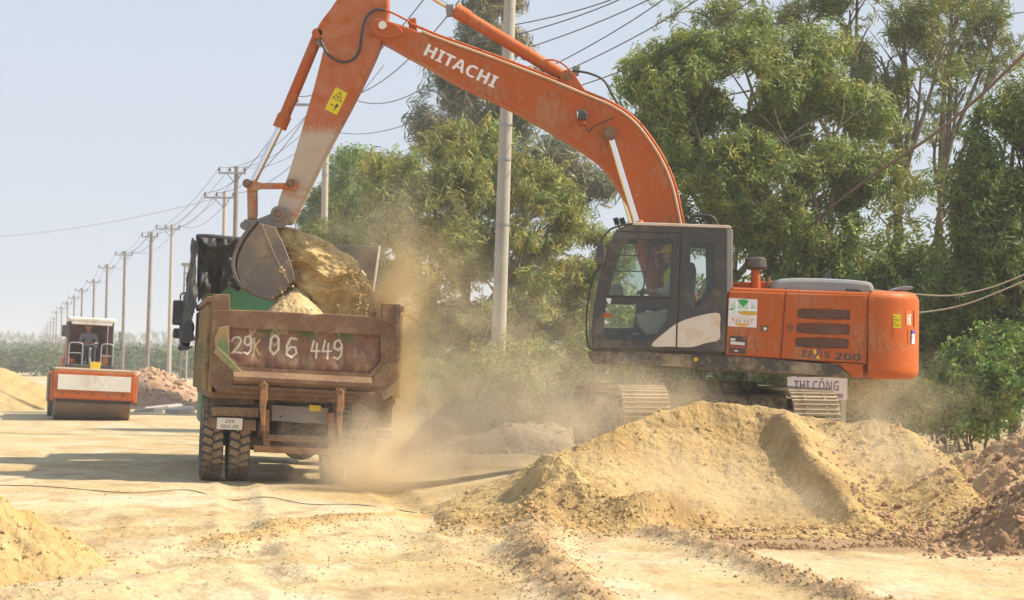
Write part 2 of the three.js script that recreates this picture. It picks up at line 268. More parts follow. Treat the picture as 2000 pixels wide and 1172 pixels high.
heap('soil_heap', 'reddish brown cloddy soil bank beside the scooped sand pile', [3.4, 9.5, 15.6, 23.5], 0.04, (x, d) => { const h = Math.max(bump(x, d, 6.6, 20.4, 2.6, 2.6, 1.18, 1), bump(x, d, 5.7, 17.1, 1.9, 1.25, 0.95, 1), bump(x, d, 8.0, 18.5, 2.2, 2.6, 0.95, 1)); return h <= 0 ? 0 : Math.max(0, h + cloddy(x, d, 0.24, 201) * sst(0, 0.2, h) - 0.03); },
  (x, d) => mix3(mix3(C_SAND, C_RED, clamp(0.30 + 1.8 * fbm(x * 1.1, d * 1.1, 3, 211), 0, 1)), [0.28, 0.165, 0.09], sst(18.6, 17.6, d + 0.6 * fbm(x * 1.5, d * 1.5, 3, 213)) * 0.85));
heap('soil_heap', 'low crumbly yellow soil heap at the edge of the churned track', [-6.4, -2.2, 11.4, 16.2], 0.04, (x, d) => { const h = bump(x, d, -4.55, 13.9, 1.75, 1.5, 0.62, 1); return h <= 0 ? 0 : Math.max(0, h + cloddy(x, d, 0.2, 221) * sst(0, 0.2, h) - 0.02); }, (x, d) => mix3(C_SAND, C_GOLD, clamp(0.4 + 1.6 * fbm(x * 1.5, d * 1.5, 3, 225), 0, 1)));
heap('soil_heap', 'smooth sandy roadside heap beyond the road roller', [-26, -13.5, 58, 78], 0.14, (x, d) => { const h = Math.max(bump(x, d, -19.3, 67, 3.6, 6, 1.55, 1), bump(x, d, -22, 70, 3, 6, 2.0, 1)); return h <= 0 ? 0 : Math.max(0, h + cloddy(x * 0.5, d * 0.5, 0.14, 231) - 0.02); }, (x, d) => mix3(C_SAND, C_GOLD, clamp(0.3 + 1.6 * fbm(x * 0.6, d * 0.6, 3, 235), 0, 1)));
heap('soil_heap', 'long pinkish clod bank between the road roller and the pole row', [-24, -8.5, 66, 100], 0.15, (x, d) => { const ax = -15.2 - 0.19 * (d - 78); const h = 1.25 * sst(66, 72, d) * sst(100, 92, d) * Math.exp(-Math.pow((x - ax) / 1.7, 2)) ; return h < 0.02 ? 0 : Math.max(0, h + cloddy(x * 0.6, d * 0.6, 0.42, 241) * sst(0, 0.3, h) - 0.05); }, (x, d) => mix3([0.48, 0.33, 0.22], C_RED, clamp(0.35 + 1.7 * fbm(x * 0.7, d * 0.7, 3, 245), 0, 1)));
heap('soil_heap', 'grey brown rubble bank at the foot of the bushes by the concrete pole', [-5.4, 3.6, 33.2, 41], 0.07, (x, d) => { const h = Math.max(bump(x, d, -2.6, 37, 2.4, 1.8, 0.85, 1), bump(x, d, 0.6, 35.5, 2.6, 1.6, 0.5, 1)); return h <= 0 ? 0 : Math.max(0, h + cloddy(x, d, 0.22, 251) * sst(0, 0.2, h) - 0.03); }, (x, d) => mix3([0.40, 0.32, 0.22], [0.26, 0.20, 0.14], clamp(0.4 + 1.8 * fbm(x * 1.2, d * 1.2, 3, 255), 0, 1)));
// --- loose clods
{
  const lumps = [];
  for (let v = 0; v < 3; v++) { const g = new THREE.IcosahedronGeometry(1, 1), p = g.attributes.position; for (let i = 0; i < p.count; i++) { const x = p.getX(i), y = p.getY(i), z = p.getZ(i), k = 1 + 0.55 * n3(x * 1.3 + v * 7, y * 1.3, z * 1.3); p.setXYZ(i, x * k, y * k * 0.75, z * k); } g.computeVertexNormals(); lumps.push(metres(g)); }
  const spots = [];
  const scatter = (n, x0, x1, d0, d1, s0, s1, want = () => 1, tone) => { let tries = 0; for (let k = 0; k < n && tries < n * 20; tries++) { const x = rnd(x0, x1), d = rnd(d0, d1); if (rnd() > want(x, d)) continue; k++; spots.push([x, d, s0 * Math.pow(s1 / s0, Math.pow(rnd(), 2.2)), tone]); } };
  const byRow = (x, d) => { let m = 0; for (const r of windrows) { const [q] = nearLine(r.pts, x, d); m = Math.max(m, Math.exp(-q * q / (4 * r.w * r.w))); } return m; };
  scatter(9000, -4.5, 6, 11.5, 19, 0.003, 0.015, byRow, [0.42, 0.29, 0.16]);
  scatter(2200, -5, 0.5, 11.5, 17.5, 0.003, 0.015, (x, d) => clamp(0.15 + 2 * fbm(x, d, 2, 301), 0, 1), [0.5, 0.37, 0.2]);
  scatter(1600, -6, 5, 14, 27, 0.004, 0.016, (x, d) => clamp(0.1 + 2 * fbm(x * 0.7, d * 0.7, 2, 305), 0, 1), [0.5, 0.38, 0.23]);
  scatter(4200, -0.8, 5, 17.3, 21.5, 0.006, 0.028, (x, d) => { const h = mainPile(x, d); return h <= 0 ? 0.05 : clamp(0.06 + Math.exp(-Math.pow((d - 18.3) / 0.7, 2)) * (0.5 + 1.5 * fbm(x * 2, d * 2, 2, 309)), 0, 1); }, [0.42, 0.29, 0.13]);
  scatter(3200, 3.6, 9, 15.8, 22, 0.010, 0.055, () => 1, [0.37, 0.235, 0.14]);
  scatter(2600, 1.8, 5.6, 16.4, 18.9, 0.006, 0.034, (x, d) => clamp(0.3 + 2.5 * fbm(x * 1.4, d * 2, 3, 313), 0, 1), [0.30, 0.185, 0.10]);
  scatter(1500, -6, -3, 11.6, 15.5, 0.006, 0.03, () => 1, [0.5, 0.37, 0.2]);
  scatter(900, -5, 3.4, 33.5, 41, 0.02, 0.10, () => 1, [0.36, 0.28, 0.2]);
  scatter(900, -22, -9, 68, 98, 0.05, 0.20, (x, d) => Math.exp(-Math.pow((x + 15.2 + 0.19 * (d - 78)) / 2, 2)), [0.45, 0.3, 0.2]);
  const matC = new THREE.MeshStandardMaterial({ map: grainMap, roughness: 1 });
  const m4 = new THREE.Matrix4(), q = new THREE.Quaternion(), e = new THREE.Euler(), col = new THREE.Color();
  lumps.forEach((g, v) => {
    const mine = spots.filter((_, i) => i % 3 === v), inst = new THREE.InstancedMesh(g, matC, mine.length);
    mine.forEach(([x, d, s, t], i) => { e.set(rnd(0, 6), rnd(0, 6), rnd(0, 6)); q.setFromEuler(e); m4.compose(V(x, soilTop(x, d) + s * 0.12, -d), q, V(s, s * rnd(0.7, 1), s * rnd(0.7, 1.2))); inst.setMatrixAt(i, m4); const k = rnd(0.75, 1.2); inst.setColorAt(i, col.setRGB(t[0] * k * 1.25, t[1] * k * 1.25, t[2] * k * 1.25)); });
    inst.name = numbered('soil_clods'); inst.castShadow = inst.receiveShadow = true; Object.assign(inst.userData, { kind: 'stuff', label: 'loose yellow and brown soil clods scattered over the churned site', category: 'soil' }); scene.add(inst);
  });
}
// ---------------------------------------------------------------- excavator
const font = await new FontLoader().loadAsync('fonts/droid/droid_sans_bold.typeface.json');
function lettering(text, h, depth = 0.004) { const g = new TextGeometry(text, { font, size: h, depth, curveSegments: 4, bevelEnabled: false }); g.computeBoundingBox(); const b = g.boundingBox; return g.translate(-b.min.x, -b.min.y, 0); }
function fitText(text, w, h, depth = 0.004) { const g = lettering(text, 1, depth); g.computeBoundingBox(); const b = g.boundingBox; return g.scale(w / b.max.x, h / b.max.y, 1); }
function canvasMat(w, h, draw, rough = 0.5) { const c = document.createElement('canvas'); c.width = w; c.height = h; draw(c.getContext('2d'), w, h); const t = new THREE.CanvasTexture(c); t.colorSpace = THREE.SRGBColorSpace; t.magFilter = THREE.LinearFilter; return new THREE.MeshStandardMaterial({ map: t, roughness: rough }); }
// a thin printed plate between four photo corners (left top, right top, right bottom, left bottom) on the plane d
function plate(c, d, thick = 0.004) {
  const q = c.map(([x, y]) => at(x, y, d)), g = new THREE.BufferGeometry(), f = q.map((p) => [p.x, p.y, p.z + thick]), b = q.map((p) => [p.x, p.y, p.z]), P = [], U = [], uvs = [[0, 1], [1, 1], [1, 0], [0, 0]];
  const quad = (a, bq, cc, dd, ua = 0, ub = 0, uc = 0, ud = 0) => { P.push(...a, ...bq, ...cc, ...a, ...cc, ...dd); U.push(...(ua || [0, 0]), ...(ub || [0, 0]), ...(uc || [0, 0]), ...(ua || [0, 0]), ...(uc || [0, 0]), ...(ud || [0, 0])); };
  quad(f[3], f[2], f[1], f[0], uvs[3], uvs[2], uvs[1], uvs[0]); quad(b[0], b[1], b[2], b[3]);
  for (let i = 0; i < 4; i++) { const j = (i + 1) % 4; quad(f[i], f[j], b[j], b[i], uvs[i], uvs[j], uvs[j], uvs[i]); }
  g.setAttribute('position', new THREE.Float32BufferAttribute(P, 3)); g.setAttribute('uv', new THREE.Float32BufferAttribute(U, 2)); g.computeVertexNormals(); g.userData.ownUV = true; return g;
}
const EX = V(2.68, 0.47, -25.05), excavator = thing('excavator', 'orange tracked excavator with a raised boom emptying its bucket over the truck', 'excavator', EX);
const ex = (name, geo, mat, parent = excavator, label) => { const own = !Array.isArray(geo) && geo.userData.ownUV; let g = Array.isArray(geo) ? merge(geo) : geo; g = own ? g : metres(g); g.translate(-EX.x, -EX.y, -EX.z); g.userData.ownUV = true; const o = mesh(name, g, mat); parent.add(o); if (label) o.userData.label = label; return o; };
const exEach = (name, list, mat, parent) => list.forEach((g) => ex(name, g, mat, parent));
const dN = 23.70, dB = 24.82, BW = 0.46, dF = 26.38;              // near side of the house, near face of the boom, boom width, far side of the house
const dM = dB + BW / 2;
const pinRod = (px, py, d0, d1, r) => { const a = at(px, py, dM); return rod(V(a.x, a.y, -d0), V(a.x, a.y, -d1), r, r, 20); };

// boom
const boomTop = smooth([[733, 36], [755, 40], [800, 54], [850, 75], [969, 118], [1075, 159], [1149, 190], [1192, 208], [1232, 235], [1263, 271], [1290, 314], [1310, 361], [1326, 432], [1345, 520], [1368, 600]], 3);
const boomLow = smooth([[1310, 628], [1282, 560], [1249, 436], [1239, 416], [1216, 377], [1196, 345], [1177, 322], [1153, 302], [1098, 267], [1043, 235], [977, 200], [891, 160], [835, 127], [792, 104], [764, 88], [737, 72], [724, 58]], 3);
const boom = ex('boom', slab([...boomTop, [1360, 628], [1335, 640], ...boomLow, [723, 46]], dB, BW, 0.022), M.orange);
// flange strips along the top edge, coloured pale for sunlight, and the pipes on them
const along = (pts, d, lift) => pts.map(([x, y], i) => { const a = pts[Math.max(0, i - 1)], b = pts[Math.min(pts.length - 1, i + 1)], l = Math.hypot(b[0] - a[0], b[1] - a[1]); return at(x + (b[1] - a[1]) / l * lift, y - (b[0] - a[0]) / l * lift, d); });
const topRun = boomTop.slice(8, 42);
for (const d of [dB + 0.004, dB + BW - 0.004]) ex('boom_flange', tube(along(topRun, d, 2.5), 0.022, 60, 6), M.flangeSunlit, boom);
for (const [d, l, m] of [[dB + 0.10, 8, M.orange], [dB + 0.17, 8, M.orange], [dB + BW - 0.11, 8, M.orange], [dB + BW - 0.17, 8, M.orange]]) ex('hydraulic_pipe', tube(along(boomTop.slice(6, 40), d, l), 0.02, 70, 8), m, boom);
for (const k of [12, 20, 27, 33]) { const [a, b] = [along(boomTop, dB + 0.05, 7)[k], along(boomTop, dB + BW - 0.05, 7)[k]]; ex('pipe_clamp', rod(a, b, 0.032, 0.032, 8), M.orange, boom); }
ex('pipe_bracket', slab([[799, 36], [812, 34], [814, 58], [798, 54]], dB + 0.12, 0.16), M.orange, boom);
for (const o of [0.03, BW - 0.03]) ex('pipe_end', tube([at(803, 44, dB + o), at(770, 27, dB + o), at(745, 18, dB + o), at(728, 26, dB + o * 0.9)], 0.014, 20, 8), M.orange, boom);
// boss plates and pin at the tip
exEach('tip_boss', [slab(smooth([[723, 46], [733, 36], [752, 39], [778, 50], [786, 62], [776, 72], [752, 73], [735, 70], [725, 60]], 3, true), dB - 0.045, 0.045, 0.015), slab(smooth([[723, 46], [733, 36], [752, 39], [778, 50], [786, 62], [776, 72], [752, 73], [735, 70], [725, 60]], 3, true), dB + BW, 0.045, 0.015)], M.orange, boom);
ex('tip_pin', pinRod(750, 57, dB - 0.08, dB + BW + 0.08, 0.055), M.lamp, boom);
ex('tip_pin_collar', pinRod(750, 57, dB - 0.062, dB - 0.02, 0.075), M.orange, boom);
// arm cylinder bracket on top of the boom
for (const d of [dM - 0.17, dM + 0.13]) ex('cylinder_bracket', slab([[1094, 163], [1096, 146], [1108, 140], [1122, 144], [1152, 190], [1140, 196]], d, 0.04), M.orange, boom);
ex('bracket_pin', pinRod(1108, 153, dM - 0.22, dM + 0.22, 0.05), M.rust, boom);
// lamp on the boom side
const lampH = ex('work_lamp', [slab([[1128, 214], [1143, 215], [1148, 222], [1146, 233], [1130, 233], [1127, 225]], dB - 0.14, 0.10, 0.02)], M.dark);
ex('lamp_bracket', [slab([[1133, 232], [1141, 232], [1146, 244], [1134, 243]], dB - 0.07, 0.07)], M.orange, lampH);
{ const c = at(1128, 223, dB - 0.09); ex('lens', new THREE.CylinderGeometry(0.055, 0.055, 0.015, 18).rotateZ(Math.PI / 2).translate(c.x, c.y, c.z), M.lamp, lampH); }
ex('lamp_cable', tube([at(1141, 240, dB - 0.02), at(1150, 258, dB - 0.015), at(1158, 248, dB - 0.012), at(1175, 240, dB - 0.012), at(1200, 229, dB - 0.012)], 0.006, 24, 6), M.hose, lampH);
// name on the boom
{
  const a = at(826.5, 107, dB), b = at(964, 172.5, dB), t = at(837.5, 84, dB), w = a.distanceTo(b), h = 0.168, g = fitText('HITACHI', w, h, 0.006);
  g.rotateZ(Math.atan2(b.y - a.y, b.x - a.x)).translate(a.x, a.y, -dB - 0.001); ex('lettering', g, M.letters, boom);
}
// boom cylinders, one on each flank
for (const d of [dB - 0.13, dB + BW + 0.13]) {
  const top = at(1188, 268, dM), foot = at(1302, 640, dM), A = V(top.x, top.y, -d), B = V(foot.x, foot.y, -d), mid = A.clone().lerp(B, 0.47);
  const c = ex('boom_cylinder', rod(mid, B, 0.075, 0.075, 20), M.orange);
  ex('piston_rod', rod(A, mid.clone().lerp(B, 0.05), 0.045, 0.045, 20), M.chrome, c);
  ex('gland', rod(mid.clone().lerp(A, 0.03), mid.clone().lerp(B, 0.10), 0.088, 0.088, 20), M.orange, c);
  ex('rod_eye', new THREE.CylinderGeometry(0.095, 0.095, 0.15, 20).rotateX(Math.PI / 2).translate(A.x, A.y, A.z), M.rust, c);
}
ex('cylinder_pin', pinRod(1188, 268, dB - 0.24, dB + BW + 0.24, 0.06), M.rust, boom);
// arm cylinder
{
  const A = at(1108, 153, dM), E = at(733, -75, dM), B = at(893, 22, dM), c = ex('arm_cylinder', rod(A.clone().lerp(B, 0.03), B, 0.088, 0.088, 20), M.orange);
  ex('gland', rod(B.clone().lerp(A, 0.10), B.clone().lerp(E, 0.03), 0.105, 0.105, 16), M.orange, c); exEach('cylinder_band', [rod(B.clone().lerp(A, 0.62), B.clone().lerp(A, 0.645), 0.10, 0.10, 16), rod(B.clone().lerp(A, 0.80), B.clone().lerp(A, 0.82), 0.10, 0.10, 16)], M.orange, c);
  ex('piston_rod', rod(B, E, 0.052, 0.052, 18), M.chrome, c);
  ex('cylinder_eye', pinRod(1108, 153, dM - 0.12, dM + 0.12, 0.10), M.orange, c);
  exEach('port_block', [slab([[1120, 128], [1134, 128], [1130, 148], [1116, 144]], dM - 0.1, 0.08), slab([[870, 8], [886, 8], [884, 30], [872, 32]], dM - 0.08, 0.1)], M.steel, c);
  for (const o of [-0.09, -0.02, 0.06]) ex('hydraulic_hose', tube([at(1118, 138, dM + o), at(1150, 143, dM + o - 0.04), at(1178, 156, dM + o - 0.05), at(1192, 178, dM + o - 0.04), at(1208, 205, dM + o), at(1226, 224, dM + o)], 0.016, 30, 8), M.hose, c);
  ex('oil_line', tube([at(1062, 118, dM - 0.11), at(1080, 117, dM - 0.12), at(1098, 124, dM - 0.12), at(1112, 136, dM - 0.11)], 0.013, 16, 6), M.orange, c);
}
// arm: orange above, caked with pale dust near the bucket (its own print of dust with a ragged edge)
const armOutline = [[690, -95], [742, -100], [757, -20], [756, 37], [744, 80], [702, 172], [637, 295], [598, 374], [571, 428], [562, 436], [545, 430], [542, 401], [563, 340], [596, 229], [622, 135], [632, 80], [621, 66], [620, 53], [657, 0], [676, -50]];
const aMin = at(542, 436, dB), aMax = at(757, -100, dB);
const armTex = (() => {
  const w = 256, h = 512, a = new Uint8Array(w * h * 4), dustC = [0.50, 0.42, 0.33];
  for (let j = 0; j < h; j++) for (let i = 0; i < w; i++) {
    const x = lerp(aMin.x, aMax.x, i / w), y = lerp(aMin.y, aMax.y, j / h), n = fbm(x * 5, y * 5, 4, 401), f = fbm(x * 30, y * 30, 3, 403), g = fbm(x * 2 + 40, y * 11, 3, 405);
    const edge = at(600, 255, dB).y + 0.10 * n;
    let k = sst(edge + 0.16, edge - 0.14, y + 0.20 * f + 0.07 * n) * (0.92 + 0.3 * n);
    k = Math.max(k - 0.55 * sst(0.02, 0.22, g) * sst(at(0, 350, dB).y + 0.1, at(0, 385, dB).y, y), 0.06 * (1 + 3 * n));
    const c = mix3(mix3(ORANGE, [0.52, 0.25, 0.12], 0.2 + 0.4 * n), dustC, clamp(k, 0, 0.95)), q = (j * w + i) * 4;
    for (let s = 0; s < 3; s++) a[q + s] = enc(c[s]); a[q + 3] = 255;
  }
  const t = new THREE.DataTexture(a, w, h); t.colorSpace = THREE.SRGBColorSpace; t.magFilter = THREE.LinearFilter; t.needsUpdate = true; return t;
})();
const armGeo = metres(slab(smooth(armOutline, 3, true).filter((_, i) => true), dB + 0.03, BW - 0.06, 0.02));
{ const p = armGeo.attributes.position, uv = armGeo.attributes.uv; for (let i = 0; i < p.count; i++) uv.setXY(i, (p.getX(i) - aMin.x) / (aMax.x - aMin.x), (p.getY(i) - aMin.y) / (aMax.y - aMin.y)); armGeo.userData.ownUV = true; }
const arm = ex('arm', armGeo, new THREE.MeshPhysicalMaterial({ map: armTex, roughness: 0.55, clearcoat: 0.03, specularIntensity: 0.5 }), excavator, 'orange dipper arm caked with pale dust near the bucket');
// warning plate
{
  const sticker = canvasMat(128, 224, (c) => { c.fillStyle = '#d8c400'; c.fillRect(0, 0, 128, 224); c.strokeStyle = '#4a4200'; c.lineWidth = 7; c.beginPath(); c.moveTo(64, 22); c.lineTo(20, 98); c.lineTo(108, 98); c.closePath(); c.stroke(); c.fillStyle = '#8a6a00'; c.fillRect(52, 62, 24, 20); c.fillStyle = '#2c2804'; c.beginPath(); c.ellipse(88, 150, 12, 20, 0.3, 0, 7); c.fill(); c.fillRect(78, 165, 10, 30); c.fillRect(28, 154, 34, 9); });
  ex('warning_plate', plate([[656, 170], [679, 182], [658, 225], [634, 213]], dB + 0.03, 0.006), sticker, arm);
}
// hose loop on the arm
ex('hydraulic_hose', tube([at(752, 20, dB - 0.01), at(733, 19, dB - 0.03), at(716, 34, dB - 0.05), at(707, 65, dB - 0.05), at(702, 98, dB - 0.05), at(688, 117, dB - 0.06), at(666, 121, dB - 0.07), at(645, 110, dB - 0.08), at(632, 92, dB - 0.09), at(626, 78, dB - 0.09)], 0.019, 50, 8), M.hose, arm);
// bucket cylinder
{
  const A = at(622, 68, dM), B = at(549, 243, dM), E = at(491, 362, dM), c = ex('bucket_cylinder', rod(A, B, 0.078, 0.078, 20), M.orange);
  ex('gland', [rod(B.clone().lerp(A, 0.10), B.clone().lerp(E, 0.06), 0.098, 0.098, 16)], M.orange, c);
  ex('piston_rod', rod(B, E, 0.048, 0.048, 18), M.chrome, c);
  ex('cylinder_eye', pinRod(622, 70, dM - 0.2, dM + 0.2, 0.07), M.orange, c);
  ex('port_block', slab([[622, 72], [632, 80], [626, 92], [616, 84]], dM - 0.13, 0.06), M.steel, c);
}
// links between cylinder, arm and bucket
for (const d of [dM - 0.27, dM + 0.21]) {
  const l = ex('side_link', slab([[482, 355], [494, 352], [510, 357], [560, 357], [574, 349], [584, 360], [576, 374], [560, 369], [510, 369], [494, 373], [483, 369]], d, 0.06, 0.015), M.orangeDusty);
  exEach('link_pin', [(() => { const a = at(488, 362, dM); return rod(V(a.x, a.y, -d + 0.012), V(a.x, a.y, -d - 0.072), 0.06, 0.06, 16); })(), (() => { const a = at(572, 362, dM); return rod(V(a.x, a.y, -d + 0.012), V(a.x, a.y, -d - 0.072), 0.055, 0.055, 16); })()], M.rustDark, l);
}
ex('bucket_link', [slab([[482, 366], [502, 366], [501, 428], [483, 430]], dM - 0.19, 0.08, 0.015), slab([[482, 366], [502, 366], [501, 428], [483, 430]], dM + 0.11, 0.08, 0.015), slab([[485, 376], [499, 376], [499, 420], [485, 420]], dM - 0.12, 0.24, 0.015)], M.orangeDusty);
ex('link_pin', pinRod(488, 362, dM - 0.32, dM + 0.32, 0.045), M.rustDark);
ex('link_pin', pinRod(572, 362, dM - 0.30, dM + 0.30, 0.045), M.rustDark);

// bucket
const bkN = dM - 0.56, bkF = dM + 0.56;
const bucketBack = smooth([[507, 436], [483, 465], [469, 492], [463, 518], [466, 538], [478, 562], [497, 577], [528, 586], [545, 577]], 4);
const bucketSide = [...bucketBack, [560, 562], [575, 546], [571, 524], [565, 506], [555, 480], [538, 444]];
const bucket = ex('bucket', [slab(bucketSide, bkN, 0.035, 0.008), slab(bucketSide, bkF - 0.035, 0.035, 0.008)], M.bucket, excavator, 'worn grey brown digging bucket');
{
  // curved shell from the hinge round to the lip
  const n = bucketBack.length, P = [], I = [];
  bucketBack.forEach(([x, y], i) => { const a = bucketBack[Math.max(0, i - 1)], b = bucketBack[Math.min(n - 1, i + 1)], l = Math.hypot(b[0] - a[0], b[1] - a[1]), nx = -(b[1] - a[1]) / l, ny = (b[0] - a[0]) / l; for (const [o, d] of [[0, bkN + 0.035], [0, bkF - 0.035], [5, bkF - 0.035], [5, bkN + 0.035]]) { const q = at(x - nx * o * -1 * 0, y, dM); const w = at(x + nx * -o, y + ny * -o, dM); P.push(o ? w.x : q.x, o ? w.y : q.y, -d); } });
  for (let i = 0; i < n - 1; i++) for (let k = 0; k < 4; k++) { const a = i * 4 + k, b = i * 4 + (k + 1) % 4, c = a + 4, e = b + 4; I.push(a, c, b, b, c, e); }
  const g = new THREE.BufferGeometry(); g.setAttribute('position', new THREE.Float32BufferAttribute(P, 3)); g.setIndex(I); const gn = g.toNonIndexed(); gn.computeVertexNormals(); ex('bucket_shell', gn, M.bucket, bucket);
}
exEach('wear_plate', [slab([[508, 438], [512, 437], [538, 500], [565, 552], [560, 556], [534, 505]], bkN - 0.022, 0.024, 0.006), slab([[468, 552], [478, 562], [497, 577], [528, 586], [545, 577], [540, 568], [526, 574], [500, 566], [484, 553], [472, 540]], bkN - 0.018, 0.02, 0.006)], M.bucket, bucket);
for (let k = 0; k < 5; k++) { const d = bkN + 0.06 + k * 0.235, a = at(546, 576, dM), b = at(572, 556, dM); ex('tooth', rod(V(a.x, a.y, -d), V(b.x, b.y, -d), 0.055, 0.018, 6), M.steel, bucket); }
for (const d of [dM - 0.30, dM + 0.24]) {
  ex('bucket_ear', slab(smooth([[474, 438], [478, 428], [490, 430], [512, 424], [538, 412], [552, 404], [566, 416], [564, 434], [548, 446], [512, 442], [492, 456], [480, 452]], 3, true), d, 0.06, 0.012), M.steel, bucket);
  exEach('ear_pin', [[483, 444], [549, 421]].map(([x, y]) => { const a = at(x, y, dM); return rod(V(a.x, a.y, -d + 0.02), V(a.x, a.y, -d - 0.08), 0.055, 0.055, 16); }), M.steel, bucket);
}
ex('hinge_pin', pinRod(549, 421, dM - 0.42, dM + 0.42, 0.05), M.rustDark, bucket);
ex('hinge_boss', pinRod(549, 421, dM - 0.345, dM - 0.31, 0.10), M.steel, bucket);

// house: engine bay, doors, counterweight
ex('deck_frame', slab([[1163, 684], [1417, 693], [1640, 712], [1664, 737], [1640, 737], [1420, 724], [1300, 716], [1182, 711], [1172, 706]], dN + 0.02, dF - dN - 0.04, 0.03), M.darkDusty);
ex('engine_housing', slab([[1420, 566], [1430, 561], [1700, 571], [1694, 712], [1416, 694]], dN + 0.03, dF - dN - 0.06, 0.03), M.orange);
ex('side_door', slab([[1424, 568], [1533, 572], [1523, 700], [1417, 692]], dN, 0.05, 0.018), M.orange);
{
  const slots = [];
  for (let k = 0; k < 22; k++) { const x = 1559.5 + k * 4.85; slots.push([[x, 575], [x + 2.3, 575], [x + 2.0, 597], [x - 0.3, 597]]); }
  const gr = [[1555, 602, 1663, 626], [1553, 630, 1662, 655], [1551, 658, 1660, 682]].map(([x0, y0, x1, y1]) => smooth([[x0 + 4, y0 - 1], [x1 - 4, y0 + 2], [x1, y0 + 6], [x1 - 1, y1 - 2], [x1 - 4, y1 + 1], [x0 + 3, y1 - 3], [x0, y1 - 7], [x0 + 1, y0 + 3]], 2, true));
  const door = ex('engine_door', slab([[1536, 572], [1694, 577], [1685, 709], [1526, 700]], dN, 0.05, 0.016, [...slots, ...gr]), M.orange);
  ex('grille_backing', slab([[1545, 573], [1672, 575], [1668, 690], [1542, 686]], dN + 0.035, 0.012, 0.003), M.black, door);
  for (const [x0, y0, x1, y1] of [[1555, 602, 1663, 626], [1553, 630, 1662, 655], [1551, 658, 1660, 682]]) for (let k = 0; k < 5; k++) { const y = lerp(y0 + 2, y1 - 4, (k + 0.5) / 5); ex('grille_slat', slab([[x0 + 1, y - 1.4], [x1 - 1, y + 0.9], [x1 - 1, y + 2.9], [x0 + 1, y + 0.6]], dN + 0.016, 0.014, 0.002), M.dark, door); }
  // model name: letters, each its own colour
  const put = (txt, x0, y0, x1, y1, mat) => { const a = at(x0, y1, dN), b = at(x1, y0, dN), g = fitText(txt, b.x - a.x, b.y - a.y, 0.004); g.rotateZ(-0.047).translate(a.x, a.y, -dN - 0.001); ex('lettering', g, mat, door); };
  const ink = plain(0.05, 0.05, 0.055, 0.5);
  put('Z', 1564, 684, 1575, 696.5, ink); put('A', 1577, 684.6, 1587, 697, ink); put('I', 1603, 686, 1606, 698, ink); put('S', 1610, 686, 1621, 699, ink);
  put('200', 1630, 689, 1681, 702.5, ink);
  const X = (p, m) => ex('lettering', slab(p, dN - 0.004, 0.005, 0), m, door);
  X([[1588, 683], [1593, 683], [1601, 701], [1596, 701]], M.yellow); X([[1601, 681], [1604.5, 680], [1592, 700], [1588.5, 700]], plain(0.08, 0.06, 0.28, 0.5));
  ex('emblem', new THREE.TorusGeometry(0.035, 0.011, 6, 20).translate(at(1543, 640, dN).x, at(1543, 640, dN).y, -dN + 0.003), M.rust, door);
}
{
  const s = canvasMat(256, 256, (c) => {
    c.fillStyle = '#dcdbe2'; c.fillRect(0, 0, 256, 256);
    c.save(); c.beginPath(); c.arc(128, 128, 122, Math.PI, 0); c.closePath(); c.clip();
    c.fillStyle = '#9fc4b4'; c.fillRect(0, 0, 256, 130); c.fillStyle = '#2c9c50'; c.beginPath(); c.moveTo(60, 0); c.lineTo(196, 0); c.lineTo(130, 76); c.closePath(); c.fill(); c.fillRect(0, 94, 50, 26);
    c.fillStyle = '#eceaf0'; c.fillRect(62, 20, 20, 110); c.fillRect(176, 20, 20, 110); c.strokeStyle = '#eceaf0'; c.lineWidth = 4; for (const x of [72, 186]) for (const e of [-60, -30, 30, 60]) { c.beginPath(); c.moveTo(x, 22); c.lineTo(x + e, 100); c.stroke(); } c.restore();
    c.strokeStyle = '#f2f0f2'; c.lineWidth = 14; c.beginPath(); c.moveTo(0, 126); c.bezierCurveTo(60, 100, 170, 100, 256, 96); c.stroke();
    c.fillStyle = '#c9a21c'; c.beginPath(); c.ellipse(176, 130, 88, 19, 0, 0, 7); c.fill(); c.strokeStyle = '#b9a99a'; c.lineWidth = 3; c.beginPath(); c.ellipse(130, 134, 84, 30, 0, 0.4, 5.5); c.stroke();
    c.fillStyle = '#d8a24a'; c.beginPath(); c.arc(128, 150, 104, 0.25, Math.PI - 0.25); c.fill(); c.fillStyle = '#dcdbe2'; c.fillRect(52, 182, 152, 40); c.fillStyle = '#b8a48e'; c.fillRect(66, 190, 50, 26); c.fillRect(138, 190, 52, 26); c.fillStyle = '#dcdbe2'; c.fillRect(84, 196, 14, 14); c.fillRect(156, 196, 16, 14);
  });
  ex('company_sticker', plate([[1424, 582], [1479.5, 585], [1477.5, 640], [1421.5, 637]], dN, 0.004), s);
  const d = canvasMat(128, 128, (c) => { c.fillStyle = '#453a33'; c.fillRect(0, 0, 128, 128); c.fillStyle = '#d8d2cc'; c.fillRect(8, 18, 36, 18); c.fillRect(8, 42, 108, 22); c.fillStyle = '#a8402c'; c.fillRect(4, 70, 116, 16); c.fillRect(100, 6, 20, 18); c.fillStyle = '#cbb9a6'; c.fillRect(42, 102, 26, 14); });
  ex('notice_plate', plate([[1425, 655.5], [1459, 658], [1456, 692], [1423, 689]], dN, 0.004), d);
}
{ const h = ex('door_latch', slab([[1485, 635], [1502, 636.5], [1501, 648], [1484, 647]], dN - 0.006, 0.012, 0.003), M.rust); const a = at(1494, 642.5, dN); ex('latch_button', new THREE.SphereGeometry(0.022, 12, 8).translate(a.x, a.y, -dN + 0.012), M.lamp, h); }
ex('side_skirt', slab([[1637, 710], [1686, 712], [1686, 737], [1667, 737]], dN + 0.004, 0.08, 0.012), M.orange);
